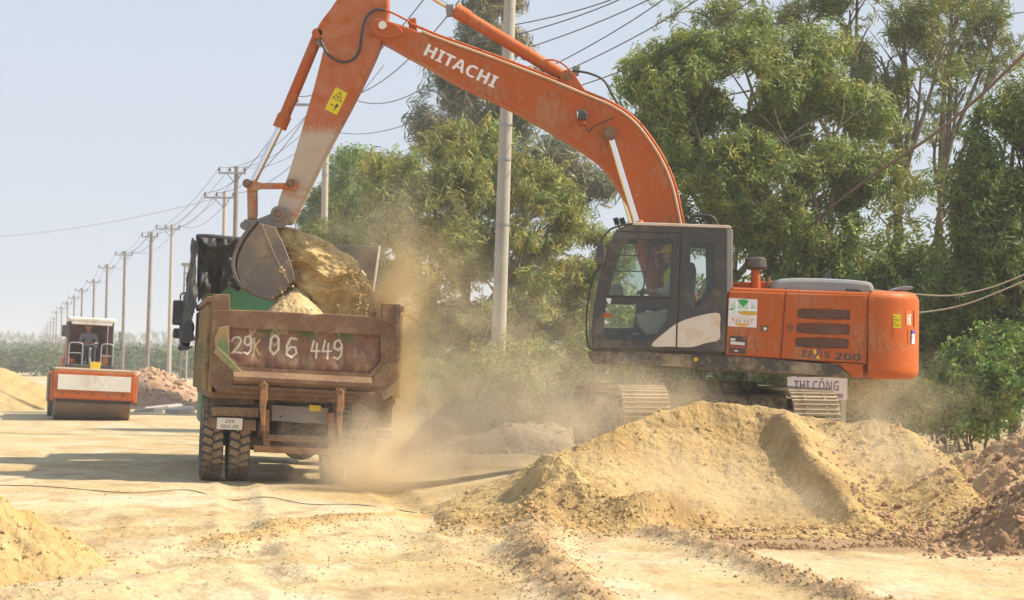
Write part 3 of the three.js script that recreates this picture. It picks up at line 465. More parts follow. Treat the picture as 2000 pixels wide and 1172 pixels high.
{
  // counterweight: plan outline of the tail swing, drawn up
  const y0 = at(1720, 741, dN).y, y1 = at(1720, 567, dN).y, xs = at(1697, 600, dN).x, hw = 1.35, reach = EX.x + 2.76 - xs, s = new THREE.Shape(), ring = [];
  for (let k = 0; k <= 72; k++) { const t = -Math.PI / 2 + Math.PI * k / 72, e = 2 / 2.7; ring.push([xs + reach * Math.pow(Math.abs(Math.cos(t)), e), Math.sign(Math.sin(t)) * hw * Math.pow(Math.abs(Math.sin(t)), e)]); }
  ring.forEach(([x, z], k) => (k ? s.lineTo(x, z) : s.moveTo(x, z)));
  const g = new THREE.ExtrudeGeometry(s, { depth: y1 - y0 - 0.24, bevelEnabled: true, bevelThickness: 0.12, bevelSize: 0.12, bevelOffset: -0.12, bevelSegments: 6 });
  g.rotateX(-Math.PI / 2).translate(0, y0 + 0.12, -25.05);
  const cw = ex('counterweight', g, M.orange);
  const onTail = (px, py) => { const r = ray(px, py); let best = null; for (const [x, z] of ring) { if (z > 0.2) break; const X = x + 0.004, Z = -25.05 - z + 0.004, sc = Z / r.z, e = Math.abs(r.x * sc - X); if (!best || e < best[0]) best = [e, V(X, EYE + r.y * sc, Z)]; } return best; };
  const curved = (x0, x1, yA, yB, mat, name) => { const n = 6, P = [], U = [], I = []; for (let i = 0; i <= n; i++) { const p = onTail(lerp(x0, x1, i / n), yA)[1], q = onTail(lerp(x0, x1, i / n), yB)[1]; P.push(p.x, p.y, p.z, p.x, q.y, p.z); U.push(i / n, 1, i / n, 0); if (i < n) I.push(i * 2, i * 2 + 1, i * 2 + 2, i * 2 + 1, i * 2 + 3, i * 2 + 2); } const gg = new THREE.BufferGeometry(); gg.setAttribute('position', new THREE.Float32BufferAttribute(P, 3)); gg.setAttribute('uv', new THREE.Float32BufferAttribute(U, 2)); gg.setIndex(I); gg.computeVertexNormals(); gg.userData.ownUV = true; return ex(name, gg, mat, cw); };
  curved(1771, 1787, 607, 638, canvasMat(128, 128, (c) => { c.fillStyle = '#e0641e'; c.fillRect(0, 0, 128, 128); c.fillStyle = '#e8dcd4'; c.font = 'bold 60px sans-serif'; c.save(); c.scale(0.8, 1.9); c.fillText('HIT', 14, 58); c.restore(); }), 'tail_lettering');
  curved(1772, 1787, 645, 672, canvasMat(64, 128, (c) => { c.fillStyle = '#d6d2da'; c.fillRect(0, 0, 64, 128); c.fillStyle = '#54489a'; c.fillRect(0, 0, 64, 36); c.fillRect(10, 52, 44, 8); c.fillRect(10, 74, 40, 6); }), 'tail_sticker');
    ex('caution_sticker', plate([[1738, 613], [1760, 614], [1760, 641], [1738, 640]], -onTail(1760, 628)[1].z - 0.03, 0.004), canvasMat(64, 64, (c) => { c.fillStyle = '#e6d800'; c.fillRect(0, 0, 64, 64); c.fillStyle = '#b09000'; for (const [x, y, w] of [[8, 10, 30], [16, 24, 40], [10, 38, 28], [24, 50, 30]]) c.fillRect(x, y, w, 6); }), cw);
}
// roof of the engine bay, precleaner and small fittings
ex('engine_hood', slab(smooth([[1508, 570], [1516, 549], [1530, 544], [1690, 549], [1704, 554], [1711, 574]], 3), dN + 0.10, 1.5, 0.05), M.grey);
for (const x of [1548, 1668]) ex('hood_hinge', slab([[x - 14, 563], [x + 14, 565], [x + 16, 571], [x - 16, 569]], dN + 0.08, 0.05), M.dark);
{ const a = at(1476, 566, dN + 0.35), b = at(1476, 527, dN + 0.35), c = at(1476, 522, dN + 0.35), e = at(1476, 506, dN + 0.35); const s = ex('intake_stack', rod(a, b, 0.062, 0.062, 18), M.orange); ex('precleaner', [rod(b, c, 0.10, 0.14, 20), rod(c, e, 0.14, 0.14, 20), rod(e, e.clone().add(V(0, 0.02, 0)), 0.14, 0.11, 20)], M.dark, s); }
{ const a = at(1500, 566, dN + 0.5); ex('filler_cap', [rod(a, a.clone().add(V(0, 0.12, 0)), 0.07, 0.05, 12), rod(a.clone().add(V(0, 0.12, 0)), a.clone().add(V(0, 0.17, 0)), 0.03, 0.03, 10)], M.rust); }
ex('tank_top', slab([[1432, 552], [1510, 548], [1514, 566], [1430, 562]], dN + 0.45, 1.3, 0.02), M.orange);
ex('exhaust_fin', slab([[1611, 545], [1622, 526], [1624, 546]], dN + 0.8, 0.08, 0.01), M.dark);
ex('lifting_plate', slab(smooth([[1752, 566], [1760, 560], [1780, 559], [1784, 563], [1770, 567]], 2, true), dN + 0.5, 0.6, 0.01), M.grey);

// cab
const cabOut = [...smooth([[1160, 680], [1157, 630], [1163, 579], [1177, 518], [1195, 468], [1211, 446], [1234, 436]], 4), [1260, 435], [1340, 438], [1420, 442], [1430, 448], [1431, 560], [1419, 575], [1417, 689]];
const win1 = smooth([[1226, 463], [1316, 465], [1311, 582], [1186, 579], [1194, 540], [1210, 492]], 1).length ? [[1224, 463], [1317, 465], [1311, 582], [1185, 579], [1195, 538], [1209, 494]] : 0;
const win2 = [[1183, 586], [1308, 589], [1307, 626], [1294, 645], [1270, 668], [1178, 666], [1176, 630]];
const win3 = [[1346, 470], [1397, 472], [1399, 560], [1370, 598], [1364, 605], [1349, 609], [1344, 600]];
const cab = ex('cab', slab(cabOut, dN - 0.02, 0.06, 0.02, [win1, win2, win3]), M.dark, excavator, 'dark framed glazed operator cab');
const dC = dN + 1.02;
const farShift = (pts) => pts.map(([x, y]) => { const p = at(x, y, dN), q = at(x, y, dC), k = FPX / dC; return [x + (p.x - q.x) * k, y - (p.y - q.y) * k]; });
ex('cab_far_side', slab(farShift(cabOut), dC - 0.05, 0.05, 0.015, [farShift(win1), farShift([[1183, 586], [1308, 589], [1307, 626], [1250, 640], [1178, 640]]), farShift(win3)]), M.dark, cab);
const across = (a, b, th, mat, name, d0 = dN + 0.04, d1 = dC - 0.05, par = cab) => { const p = at(...a, dN), q = at(...b, dN), l = p.distanceTo(q), g = new RoundedBoxGeometry(l, th, d1 - d0, 1, Math.min(th * 0.4, 0.02)); g.rotateZ(Math.atan2(q.y - p.y, q.x - p.x)).translate((p.x + q.x) / 2, (p.y + q.y) / 2, -(d0 + d1) / 2); return ex(name, g, mat, par); };
across([1232, 441], [1429, 447], 0.07, M.grey, 'roof');
ex('lit_corner_strip', slab([[1420, 445], [1431, 449], [1431, 560], [1420, 573]], dN - 0.032, 0.03, 0.012), M.grey, cab); ex('lit_roof_strip', slab([[1236, 433.5], [1424, 440], [1430, 445], [1424, 445.5], [1236, 439]], dN - 0.034, 0.05, 0.006), M.cream, cab);  // added pale strips that paint sunlight on the cab rear corner and roof edge
across([1204, 452], [1236, 441], 0.05, M.dark, 'roof_edge');
across([1428, 447], [1427, 470], 0.05, M.grey, 'rear_header'); across([1427, 560], [1416, 577], 0.05, M.grey, 'rear_sill'); across([1416, 577], [1414, 686], 0.05, M.dark, 'rear_panel');
across([1162, 682], [1415, 689], 0.06, M.dark, 'floor_plate');
across([1160, 678], [1158, 640], 0.04, M.dark, 'front_sill');
for (const d of [dN + 0.04, dC - 0.10]) across([1428, 468], [1428, 562], 0.05, M.grey, 'rear_pillar', d, d + 0.06);
across([1429, 470], [1428, 560], 0.006, M.glass, 'rear_pane', dN + 0.10, dC - 0.10);
{ const f = smooth([[1158, 640], [1157, 630], [1163, 579], [1177, 518], [1195, 468], [1204, 454]], 3); for (let i = 0; i < f.length - 1; i += 3) across(f[i], f[Math.min(i + 3, f.length - 1)], 0.008, M.glass, 'front_pane'); }
ex('door_pane', slab(win1, dN + 0.005, 0.006, 0), M.glass, cab); ex('lower_door_pane', slab(win2, dN + 0.005, 0.006, 0), M.glass, cab); ex('rear_side_pane', slab(win3, dN + 0.005, 0.006, 0), M.glass, cab);
ex('far_pane', slab(farShift(win1), dC - 0.03, 0.006, 0), M.glass, cab);
// door outline, handrail of the sliding pane, cream swoosh
exEach('door_seam', [slab([[1329, 452], [1332, 452], [1324, 684], [1321, 684]], dN - 0.024, 0.006, 0), slab([[1212, 451], [1331, 454], [1331, 456.5], [1211, 453.5]], dN - 0.024, 0.006, 0)], M.black, cab);
exEach('window_rail', [slab([[1186, 577], [1312, 580.5], [1312, 584], [1185, 580.5]], dN - 0.022, 0.03, 0.003), slab([[1271.5, 465], [1274.5, 465], [1255, 581], [1252, 581]], dN + 0.012, 0.012, 0.002)], M.black, cab);
for (const y of [497, 528]) ex('guard_bar', slab([[1204, y], [1312, y + 3], [1312, y + 5], [1203, y + 2]], dC - 0.07, 0.012, 0.002), M.black, cab);
const swoosh = smooth([[1272, 675], [1300, 648], [1325, 630], [1368, 616], [1400, 611], [1406, 614], [1406, 640], [1405, 663], [1379, 670], [1352, 678], [1310, 677]], 3, true);
ex('cream_panel', slab(swoosh, dN - 0.028, 0.01, 0.003), M.cream, cab); ex('panel_joint', slab([[1321, 630], [1324, 629], [1322.5, 678], [1319.5, 678]], dN - 0.031, 0.004, 0), M.black, cab);
ex('door_handle', slab([[1178, 612], [1196, 612.5], [1196, 620], [1178, 619.5]], dN - 0.03, 0.012, 0.003), M.orange, cab);
exEach('cab_label', [slab([[1184, 582], [1194, 583], [1192, 595], [1186, 591]], dN - 0.024, 0.005, 0), slab([[1181, 624], [1190, 631], [1182, 633]], dN - 0.024, 0.005, 0)], M.letters, cab);
ex('step_light', (() => { const a = at(1359, 702, dN); return new THREE.SphereGeometry(0.03, 12, 8).translate(a.x, a.y, -dN); })(), M.yellow);
// roof lamps, mirror, hand rails
for (const x of [1204, 1216]) { ex('cab_lamp', slab([[x - 6, 426], [x + 3, 424], [x + 7, 436], [x - 2, 439]], dN + 0.08, 0.14, 0.012), M.black, cab); ex('lamp_stalk', slab([[x, 436], [x + 4, 436], [x + 8, 446], [x + 4, 446]], dN + 0.13, 0.03), M.black, cab); }
{ const m = ex('mirror', slab(smooth([[1169, 476], [1180, 475], [1182, 490], [1178, 515], [1166, 519], [1164, 500]], 2, true), dN - 0.16, 0.08, 0.015), M.dark, cab); ex('mirror_stay', tube([at(1174, 478, dN - 0.12), at(1180, 462, dN - 0.10), at(1196, 446, dN - 0.06), at(1226, 438, dN - 0.02), at(1255, 436, dN + 0.02)], 0.013, 30, 6), M.black, cab);
  ex('hand_rail', tube([at(1173, 518, dN - 0.12), at(1157, 545, dN - 0.10), at(1146, 610, dN - 0.08), at(1146, 660, dN - 0.06), at(1152, 679, dN - 0.02), at(1163, 686, dN + 0.03)], 0.012, 40, 6), M.black, cab); }
ex('roof_rail', tube([at(1345, 437, dN + 1.15), at(1350, 425, dN + 1.15), at(1364, 421, dN + 1.15), at(1386, 422, dN + 1.15), at(1396, 429, dN + 1.15), at(1399, 442, dN + 1.15)], 0.02, 30, 8), M.black);
// inside: seat, console, levers
ex('operator_seat', [slab([[1292, 600], [1340, 600], [1344, 616], [1290, 616]], dN + 0.30, 0.5, 0.05), slab(smooth([[1326, 602], [1336, 530], [1346, 512], [1358, 516], [1356, 606]], 3), dN + 0.30, 0.5, 0.05), slab([[1300, 616], [1340, 616], [1340, 682], [1300, 682]], dN + 0.36, 0.36, 0.02)], M.dark, cab);
exEach('console', [slab([[1244, 612], [1306, 604], [1306, 650], [1262, 654], [1246, 632]], dN + 0.10, 0.16, 0.02), slab([[1244, 612], [1306, 604], [1306, 650], [1262, 654], [1246, 632]], dN + 0.80, 0.14, 0.02)], M.grey, cab);
for (const d of [dN + 0.18, dN + 0.86]) ex('control_lever', [rod(at(1262, 606, d), at(1254, 578, d), 0.014, 0.014, 8), rod(at(1255, 582, d), at(1252, 570, d), 0.026, 0.022, 10)], M.black, cab);
ex('pedal_box', slab([[1172, 676], [1176, 644], [1194, 640], [1212, 650], [1222, 676]], dN + 0.35, 0.4, 0.02), M.dark, cab);
ex('monitor', slab([[1190, 558], [1212, 553], [1220, 580], [1194, 584]], dN + 0.70, 0.1, 0.02), M.grey, cab);

// undercarriage
const UCYAW = 8 * Math.PI / 180;
part(excavator, 'car_body', merge([box(-0.85, 0.85, 0.42, 0.80, -0.95, 0.95, 0.06), new THREE.CylinderGeometry(0.66, 0.70, 0.16, 36).translate(0, 0.88, 0), box(-1.0, 1.0, 0.34, 0.62, 0.45, 0.80, 0.05), box(-1.0, 1.0, 0.34, 0.62, -0.80, -0.45, 0.05)]).rotateY(UCYAW), M.darkDusty);
{
  const R = 0.40, half = 1.45, pitch = 0.176, per = 4 * half + 2 * Math.PI * R, n = Math.round(per / pitch);
  const shoe = merge([box(-0.30, 0.30, 0, 0.022, -0.083, 0.083, 0.004), box(-0.30, 0.30, 0.018, 0.048, -0.078, -0.058, 0.004), box(-0.30, 0.30, 0.018, 0.044, -0.008, 0.012, 0.004), box(-0.30, 0.30, 0.018, 0.044, 0.052, 0.070, 0.004), box(-0.16, -0.10, -0.07, 0.0, -0.09, 0.09, 0.01), box(0.10, 0.16, -0.07, 0.0, -0.09, 0.09, 0.01), ...[-0.13, 0.13].flatMap((x) => [-0.035, 0.033].map((z) => new THREE.CylinderGeometry(0.014, 0.014, 0.016, 6).translate(x, 0.028, z)))]);
  const shoeM = metres(shoe);
  for (const sx of [-1.10, 1.10]) {
    const t = new THREE.Group(); t.name = 'track'; t.position.set(sx * Math.cos(UCYAW) - 0.14, 0, -sx * Math.sin(UCYAW)); t.rotation.y = UCYAW; excavator.add(t);
    part(t, 'track_frame', [box(-0.20, 0.20, 0.24, 0.62, -1.35, 1.35, 0.05), box(-0.16, 0.16, 0.55, 0.74, -0.9, 0.9, 0.06), box(-0.235, -0.20, 0.30, 0.52, -1.1, 1.1, 0.01), box(0.20, 0.235, 0.30, 0.52, -1.1, 1.1, 0.01)], M.darkDusty);
    for (const z of [-half, half]) part(t, z > 0 ? 'idler' : 'sprocket', [new THREE.CylinderGeometry(R - 0.05, R - 0.05, 0.20, 28).rotateZ(Math.PI / 2).translate(0, R + 0.05, z), new THREE.CylinderGeometry(0.14, 0.14, 0.42, 20).rotateZ(Math.PI / 2).translate(0, R + 0.05, z)], M.darkDusty);
    for (let k = 0; k < 6; k++) part(t, 'roller', new THREE.CylinderGeometry(0.10, 0.10, 0.34, 16).rotateZ(Math.PI / 2).translate(0, 0.15, -1.05 + k * 0.42), M.darkDusty);
    for (let k = 0; k < n; k++) {
      let s = k / n * per, z, y, a;
      if (s < 2 * half) { z = -half + s; y = 2 * R + 0.05; a = 0; } else if (s < 2 * half + Math.PI * R) { const q = (s - 2 * half) / R; z = half + R * Math.sin(q); y = R + 0.05 + R * Math.cos(q); a = q; } else if (s < 4 * half + Math.PI * R) { z = half - (s - 2 * half - Math.PI * R); y = 0.05; a = Math.PI; } else { const q = (s - 4 * half - Math.PI * R) / R; z = -half - R * Math.sin(q); y = R + 0.05 - R * Math.cos(q); a = Math.PI + q; }
      const o = mesh('track_shoe', shoeM, M.trackDirt); o.position.set(0, y, z); o.rotation.x = a; t.add(o);
    }
  }
}
// ---------------------------------------------------------------- people
function bodyField(bones, lo, hi, cell, blend = 0.03) {
  const c = lo.clone().add(hi).multiplyScalar(0.5), half = Math.max(hi.x - lo.x, hi.y - lo.y, hi.z - lo.z) / 2, res = Math.min(110, Math.ceil(2 * half / cell) + 4);
  const mc = new MarchingCubes(res, new THREE.MeshStandardMaterial(), false, false, 60000); mc.isolation = 0;
  const p = V(), ab = V(), ap = V();
  for (let z = 0; z < res; z++) for (let y = 0; y < res; y++) for (let x = 0; x < res; x++) {
    p.set((x - res / 2) / (res / 2) * half + c.x, (y - res / 2) / (res / 2) * half + c.y, (z - res / 2) / (res / 2) * half + c.z);
    let d = 1e3;
    for (const [a, b, ra, rb] of bones) { ab.subVectors(b, a); ap.subVectors(p, a); const t = clamp(ap.dot(ab) / Math.max(1e-9, ab.lengthSq()), 0, 1), q = ap.addScaledVector(ab, -t).length() - lerp(ra, rb, t), h = clamp(0.5 + 0.5 * (d - q) / blend, 0, 1); d = lerp(d, q, h) - blend * h * (1 - h); }
    mc.field[x + y * res + z * res * res] = -d;
  }
  mc.update();
  const n = mc.count, g = new THREE.BufferGeometry(); g.setAttribute('position', new THREE.BufferAttribute(mc.positionArray.slice(0, n * 3), 3)); g.setAttribute('normal', new THREE.BufferAttribute(mc.normalArray.slice(0, n * 3), 3));
  g.scale(half, half, half).translate(c.x, c.y, c.z); return g;
}
function person(label, pos, turn, o) {
  const t = thing('person', label, 'person', pos); t.rotation.y = turn;
  const J = { pel: V(0, 0.02, 0), chest: V(0, 0.40, -0.02 + o.lean), neck: V(0, 0.54, 0.00 + o.lean), head: V(0, 0.69, 0.035 + o.lean), chin: V(0, 0.625, 0.075 + o.lean) };
  const arms = [], legs = [], hands = [], skin = [];
  for (const s of [-1, 1]) {
    const sh = V(s * 0.185, 0.45, -0.02 + o.lean), el = V(s * 0.26, 0.20, 0.08 + o.lean), wr = V(s * o.hand[0], o.hand[1], o.hand[2]);
    arms.push([sh, el, 0.062, 0.047], [el, wr.clone().lerp(el, 0.55), 0.047, 0.042]); skin.push([el, wr, 0.042, 0.028]);
    const f = wr.clone().sub(el).normalize(), dn = V(0, -1, 0), palm = wr.clone().addScaledVector(f, 0.075);
    hands.push([wr, palm, 0.026, 0.034]);
    [[-0.030, 0.070], [-0.011, 0.080], [0.010, 0.076], [0.028, 0.060]].forEach(([x, l]) => { const r = palm.clone().add(V(x, 0, 0)), k = r.clone().addScaledVector(f, l * 0.55), e = k.clone().addScaledVector(dn, l * 0.5); hands.push([r, k, 0.0105, 0.0095], [k, e, 0.0095, 0.008]); });
    const th = wr.clone().addScaledVector(f, 0.03).add(V(-s * 0.026, 0, 0)), tk = th.clone().addScaledVector(f, 0.035).add(V(-s * 0.024, -0.01, 0)); hands.push([th, tk, 0.012, 0.010], [tk, tk.clone().addScaledVector(f, 0.02).add(V(0, -0.02, 0)), 0.010, 0.008]);
    const hip = V(s * 0.095, 0.0, 0.02), kn = V(s * 0.14, 0.03, 0.44), an = V(s * 0.14, -0.38, 0.50);
    legs.push([hip, kn, 0.085, 0.062], [kn, an, 0.058, 0.042]); skin.push([kn, an, 0.045, 0.036], [an, an.clone().add(V(0, -0.05, 0.13)), 0.042, 0.032]);
  }
  const headBones = [[J.head, J.head.clone().add(V(0, 0.03, -0.015)), 0.088, 0.090], [J.head, J.chin, 0.078, 0.048], [J.head.clone().add(V(0, -0.012, 0.085)), J.head.clone().add(V(0, -0.032, 0.102)), 0.011, 0.014], [J.head.clone().add(V(-0.022, -0.062, 0.078)), J.head.clone().add(V(0.022, -0.062, 0.078)), 0.009, 0.009], ...[-1, 1].map((s) => [J.head.clone().add(V(s * 0.088, 0.005, -0.005)), J.head.clone().add(V(s * 0.093, -0.03, 0.0)), 0.018, 0.012]), [J.neck.clone().add(V(0, -0.04, 0)), J.head.clone().add(V(0, -0.05, -0.01)), 0.055, 0.05]];
  const torso = [[J.pel, V(0, 0.2, -0.01 + o.lean * 0.5), 0.125, 0.12], [V(0, 0.2, -0.01 + o.lean * 0.5), J.chest, 0.12, 0.13], [V(-0.12, 0.42, -0.02 + o.lean), V(0.12, 0.42, -0.02 + o.lean), 0.095, 0.095], [J.chest, J.neck, 0.09, 0.052]];
  const all = [...torso.map(([a, b, r, q]) => [a, b, r - 0.02, q - 0.02]), ...skin];
  const skinM = plain(0.36, 0.20, 0.13, 0.6);
  const box3 = (b) => { const lo = V(9, 9, 9), hi = V(-9, -9, -9); for (const [a, c, r, q] of b) { lo.min(a.clone().subScalar(r + 0.05)).min(c.clone().subScalar(q + 0.05)); hi.max(a.clone().addScalar(r + 0.05)).max(c.clone().addScalar(q + 0.05)); } return [lo, hi]; };
  const [lo, hi] = box3(all), [hl, hh] = box3(headBones);
  const hg = hands.length / 2, h1 = hands.slice(0, hg), h2 = hands.slice(hg);
  part(t, 'body', [bodyField(all, lo, hi, 0.014), bodyField(headBones, hl, hh, 0.006, 0.014), bodyField(h1, ...box3(h1), 0.006, 0.008), bodyField(h2, ...box3(h2), 0.006, 0.008)], skinM);
  const sb = [...torso, ...arms]; part(t, 'shirt', bodyField(sb, ...box3(sb), 0.013), o.shirt);
  const tb = [...legs, [V(-0.06, 0.02, 0), V(0.06, 0.02, 0), 0.12, 0.12]]; part(t, 'trousers', bodyField(tb, ...box3(tb), 0.013), o.trousers);
  for (const s of [-1, 1]) part(t, 'shoe', bodyField([[V(s * 0.14, -0.40, 0.50), V(s * 0.14, -0.43, 0.64), 0.05, 0.042]], V(s * 0.14 - 0.1, -0.52, 0.4), V(s * 0.14 + 0.1, -0.3, 0.75), 0.012), M.black);
  for (const s of [-1, 1]) part(t, 'eye', new THREE.SphereGeometry(0.011, 8, 6).translate(s * 0.032, J.head.y + 0.008, J.head.z + 0.079), M.black);
  if (o.vest) { const vb = torso.map(([a, b, r, q]) => [a, b, r + 0.012, q + 0.012]).slice(0, 3); part(t, 'safety_vest', bodyField(vb, ...box3(vb), 0.014), o.vest); }
  if (o.helmet) part(t, 'helmet', [new THREE.SphereGeometry(0.125, 24, 12, 0, 6.3, 0, Math.PI * 0.5).scale(1, 0.95, 1.12).translate(0, J.head.y + 0.03, J.head.z - 0.01), new THREE.CylinderGeometry(0.135, 0.14, 0.014, 24).scale(1, 1, 1.15).translate(0, J.head.y + 0.03, J.head.z - 0.01), box(-0.07, 0.07, J.head.y + 0.022, J.head.y + 0.034, J.head.z + 0.10, J.head.z + 0.18, 0.006)], o.helmet);
  else part(t, 'hair', bodyField([[J.head.clone().add(V(0, 0.045, -0.02)), J.head.clone().add(V(0, 0.02, -0.045)), 0.09, 0.085], [J.head.clone().add(V(0, 0.075, 0.02)), J.head.clone().add(V(0, 0.07, -0.02)), 0.065, 0.07]], hl, hh, 0.008), M.black);
  return t;
}
{
  const p = at(1318, 600, dN + 0.56);
  person('seated digger operator in yellow helmet and lime vest behind the cab glass', p, -Math.PI / 2, { lean: 0.03, hand: [0.22, 0.20, 0.36], shirt: plain(0.40, 0.42, 0.46, 0.85), trousers: plain(0.06, 0.065, 0.08, 0.9), vest: plain(0.45, 0.62, 0.08, 0.8), helmet: plain(0.80, 0.56, 0.01, 0.35) });
}

// ---------------------------------------------------------------- dump truck
const TR = at(593, 945, 24.0); TR.y = -0.015;
const truck = thing('dump_truck', 'rusty green dump truck seen from behind being filled with sand', 'truck', TR);
truck.rotation.set(0, 0.20, -1.6 * Math.PI / 180, 'YXZ'); truck.updateMatrixWorld(true);
const tInv = truck.matrixWorld.clone().invert();
const L = (px, py, z = 0) => { const o = camera.position.clone().applyMatrix4(tInv), r = ray(px, py).transformDirection(tInv), t = (z - o.z) / r.z; return V(o.x + r.x * t, o.y + r.y * t, z); };
const tslab = (px, z1, thick, b = 0.01, holes = []) => extrude(shapeOf(px.map(([x, y]) => L(x, y, z1)), holes.map((h) => h.map(([x, y]) => L(x, y, z1)))), z1 - thick, z1, b);
const tp = (name, geo, mat, parent = truck, label) => part(parent, name, geo, mat, label);
const BL = L(411, 680).x, BR = L(779, 690).x, FLOOR = L(590, 772).y;      // the box between its sides
const gate = tp('tailgate', tslab([[413, 604], [500, 606], [590, 611], [612, 614], [640, 612], [780, 622], [779, 700], [778, 766], [748, 783], [425, 766], [409, 745]], 0, 0.11, 0.016, [[[447, 637], [746, 652], [746, 708], [723, 732], [474, 719], [447, 697]]]), M.rust, truck, 'battered rusty tailgate with hand painted numbers');
{
  // painted number over four bulged panels: rust, green paint left at the top, brushed digits
  const c = document.createElement('canvas'); c.width = 1024; c.height = 320; const x = c.getContext('2d');
  const im = x.createImageData(1024, 320);
  for (let j = 0; j < 320; j++) for (let i = 0; i < 1024; i++) {
    const a = fbm(i / 90, j / 90, 5, 501), b = fbm(i / 14, j / 30, 3, 505), gap = Math.min(...[270, 520, 770].map((g) => Math.abs(i - g))), top = sst(120, 8, j + 70 * b);
    let k = mix3([0.20, 0.088, 0.062], [0.30, 0.16, 0.085], clamp(0.35 + 1.6 * a, 0, 1)); k = mix3(k, [0.06, 0.15, 0.05], top * sst(90, 25, gap) * 0.9); k = mix3(k, [0.34, 0.25, 0.15], sst(0.12, 0.42, fbm(i / 50, j / 110, 4, 511) + 0.25 * (j / 320)) * 0.75);
    const q = (j * 1024 + i) * 4; im.data[q] = enc(k[0]); im.data[q + 1] = enc(k[1]); im.data[q + 2] = enc(k[2]); im.data[q + 3] = 255;
  }
  x.putImageData(im, 0, 0);
  x.lineCap = 'round'; x.lineJoin = 'round';
  const stroke = (pts, w, col) => { x.strokeStyle = col; x.lineWidth = w; x.beginPath(); pts.forEach(([a, b], i) => (i ? x.lineTo(a, b) : x.moveTo(a, b))); x.stroke(); };
  const U = (px, py) => [(px - 447) / 300 * 1024, (py - (637 + (px - 447) / 300 * 15)) / 82 * 320];
  const glyph = { 2: [[0, 0.25], [0.2, 0.03], [0.7, 0], [0.9, 0.25], [0.6, 0.6], [0.05, 0.98], [0.3, 0.9], [0.95, 0.96]], 9: [[0.9, 0.3], [0.6, 0.02], [0.2, 0.1], [0.1, 0.4], [0.5, 0.55], [0.9, 0.35], [0.85, 0.8], [0.5, 1], [0.1, 0.9]], 0: [[0.5, 0], [0.1, 0.2], [0.05, 0.75], [0.45, 1], [0.9, 0.75], [0.9, 0.2], [0.5, 0]], 6: [[0.85, 0.08], [0.4, 0.02], [0.1, 0.4], [0.1, 0.85], [0.5, 1], [0.9, 0.8], [0.8, 0.5], [0.4, 0.48], [0.12, 0.7]], 4: [[0.3, 0], [0.05, 0.6], [0.95, 0.58]], K: [[0.1, 0], [0.1, 1]] };
  const put = (g, px, py, w, h, col, lw = 13) => { const P = (s) => s.map(([a, b]) => U(px + a * w, py + b * h)); stroke(P(glyph[g]), lw, col); if (g === '4') stroke(P([[0.65, 0.15], [0.6, 1]]), lw, col); if (g === 'K') { stroke(P([[0.8, 0.1], [0.15, 0.55]]), lw, col); stroke(P([[0.2, 0.5], [0.85, 1]]), lw, col); } };
  const ghost = 'rgba(205,196,176,0.55)', W1 = 'rgba(222,214,192,0.92)';
  put('K', 490, 641, 13, 34, ghost, 15); put('0', 531, 646, 14, 30, ghost, 14); put('6', 549, 640, 12, 14, ghost, 12); for (const [a, b] of [[612, 648], [640, 648], [655, 650]]) stroke([U(a, b), U(a + 5, b + 6)], 12, ghost);
  put('2', 457, 660, 20, 30, W1); put('9', 479, 657, 17, 34, W1); put('K', 498, 662, 14, 30, 'rgba(214,186,130,0.85)');
  put('0', 529, 656, 18, 36, W1, 15); put('6', 559, 661, 23, 36, W1, 15); put('4', 607, 667, 17, 32, W1); put('4', 628, 667, 18, 33, W1); put('9', 649, 665, 19, 36, W1, 14);
  const t = new THREE.CanvasTexture(c); t.colorSpace = THREE.SRGBColorSpace; t.magFilter = THREE.LinearFilter;
  const pm = new THREE.MeshStandardMaterial({ map: t, roughness: 0.75 });
  const a = L(444, 634), b = L(749, 736), x0 = a.x, x1 = b.x, y1 = a.y, y0 = b.y;
  const top = (f) => L(lerp(447, 746, f), lerp(637, 652, f)).y + 0.02, low = (f) => L(lerp(447, 746, f), lerp(719, 733, f)).y - 0.02;
  const cuts = [0, 0.262, 0.508, 0.752, 1];
  for (let k = 0; k < 4; k++) {
    const n = 14, m = 14, P = [], uv = [], I = [], l = x0 + cuts[k] * (x1 - x0), r = x0 + cuts[k + 1] * (x1 - x0);
    for (let j = 0; j <= m; j++) for (let i = 0; i <= n; i++) {
      const u = i / n, v = j / m, X = lerp(l, r, u), f = clamp((X - x0) / (x1 - x0), 0, 1), Y = lerp(top(f), low(f), v), bulge = Math.pow(Math.sin(Math.PI * u), 0.6) * (0.35 + 0.65 * sst(0.1, 0.75, v)) * (1 - Math.pow(Math.max(0, v - 0.85) / 0.15, 2));
      P.push(X, Y, -0.105 + 0.075 * bulge + 0.008 * fbm(X * 9, Y * 9, 3, 520 + k)); uv.push(f, 1 - v);
      if (i < n && j < m) { const q = j * (n + 1) + i; I.push(q, q + n + 1, q + 1, q + 1, q + n + 1, q + n + 2); }
    }
    const g = new THREE.BufferGeometry(); g.setAttribute('position', new THREE.Float32BufferAttribute(P, 3)); g.setAttribute('uv', new THREE.Float32BufferAttribute(uv, 2)); g.setIndex(I); g.computeVertexNormals(); g.userData.ownUV = true;
    tp('bulged_panel', g, pm, gate);
  }
}
tp('corner_plate', tslab([[416, 688], [424, 676], [446, 697], [492, 746], [482, 752]], 0.025, 0.03), M.greenRust, gate);
tp('corner_plate', tslab([[778, 700], [777, 722], [748, 758], [716, 756], [746, 716]], 0.025, 0.03), M.rust, gate);
tp('corner_plate', tslab([[777, 742], [777, 768], [750, 782], [744, 770]], 0.02, 0.03), M.greenRust, gate);
tp('side_strip', tslab([[427, 640], [446, 636], [447, 700], [420, 686], [419, 660]], 0.014, 0.02), M.greenRust, gate);
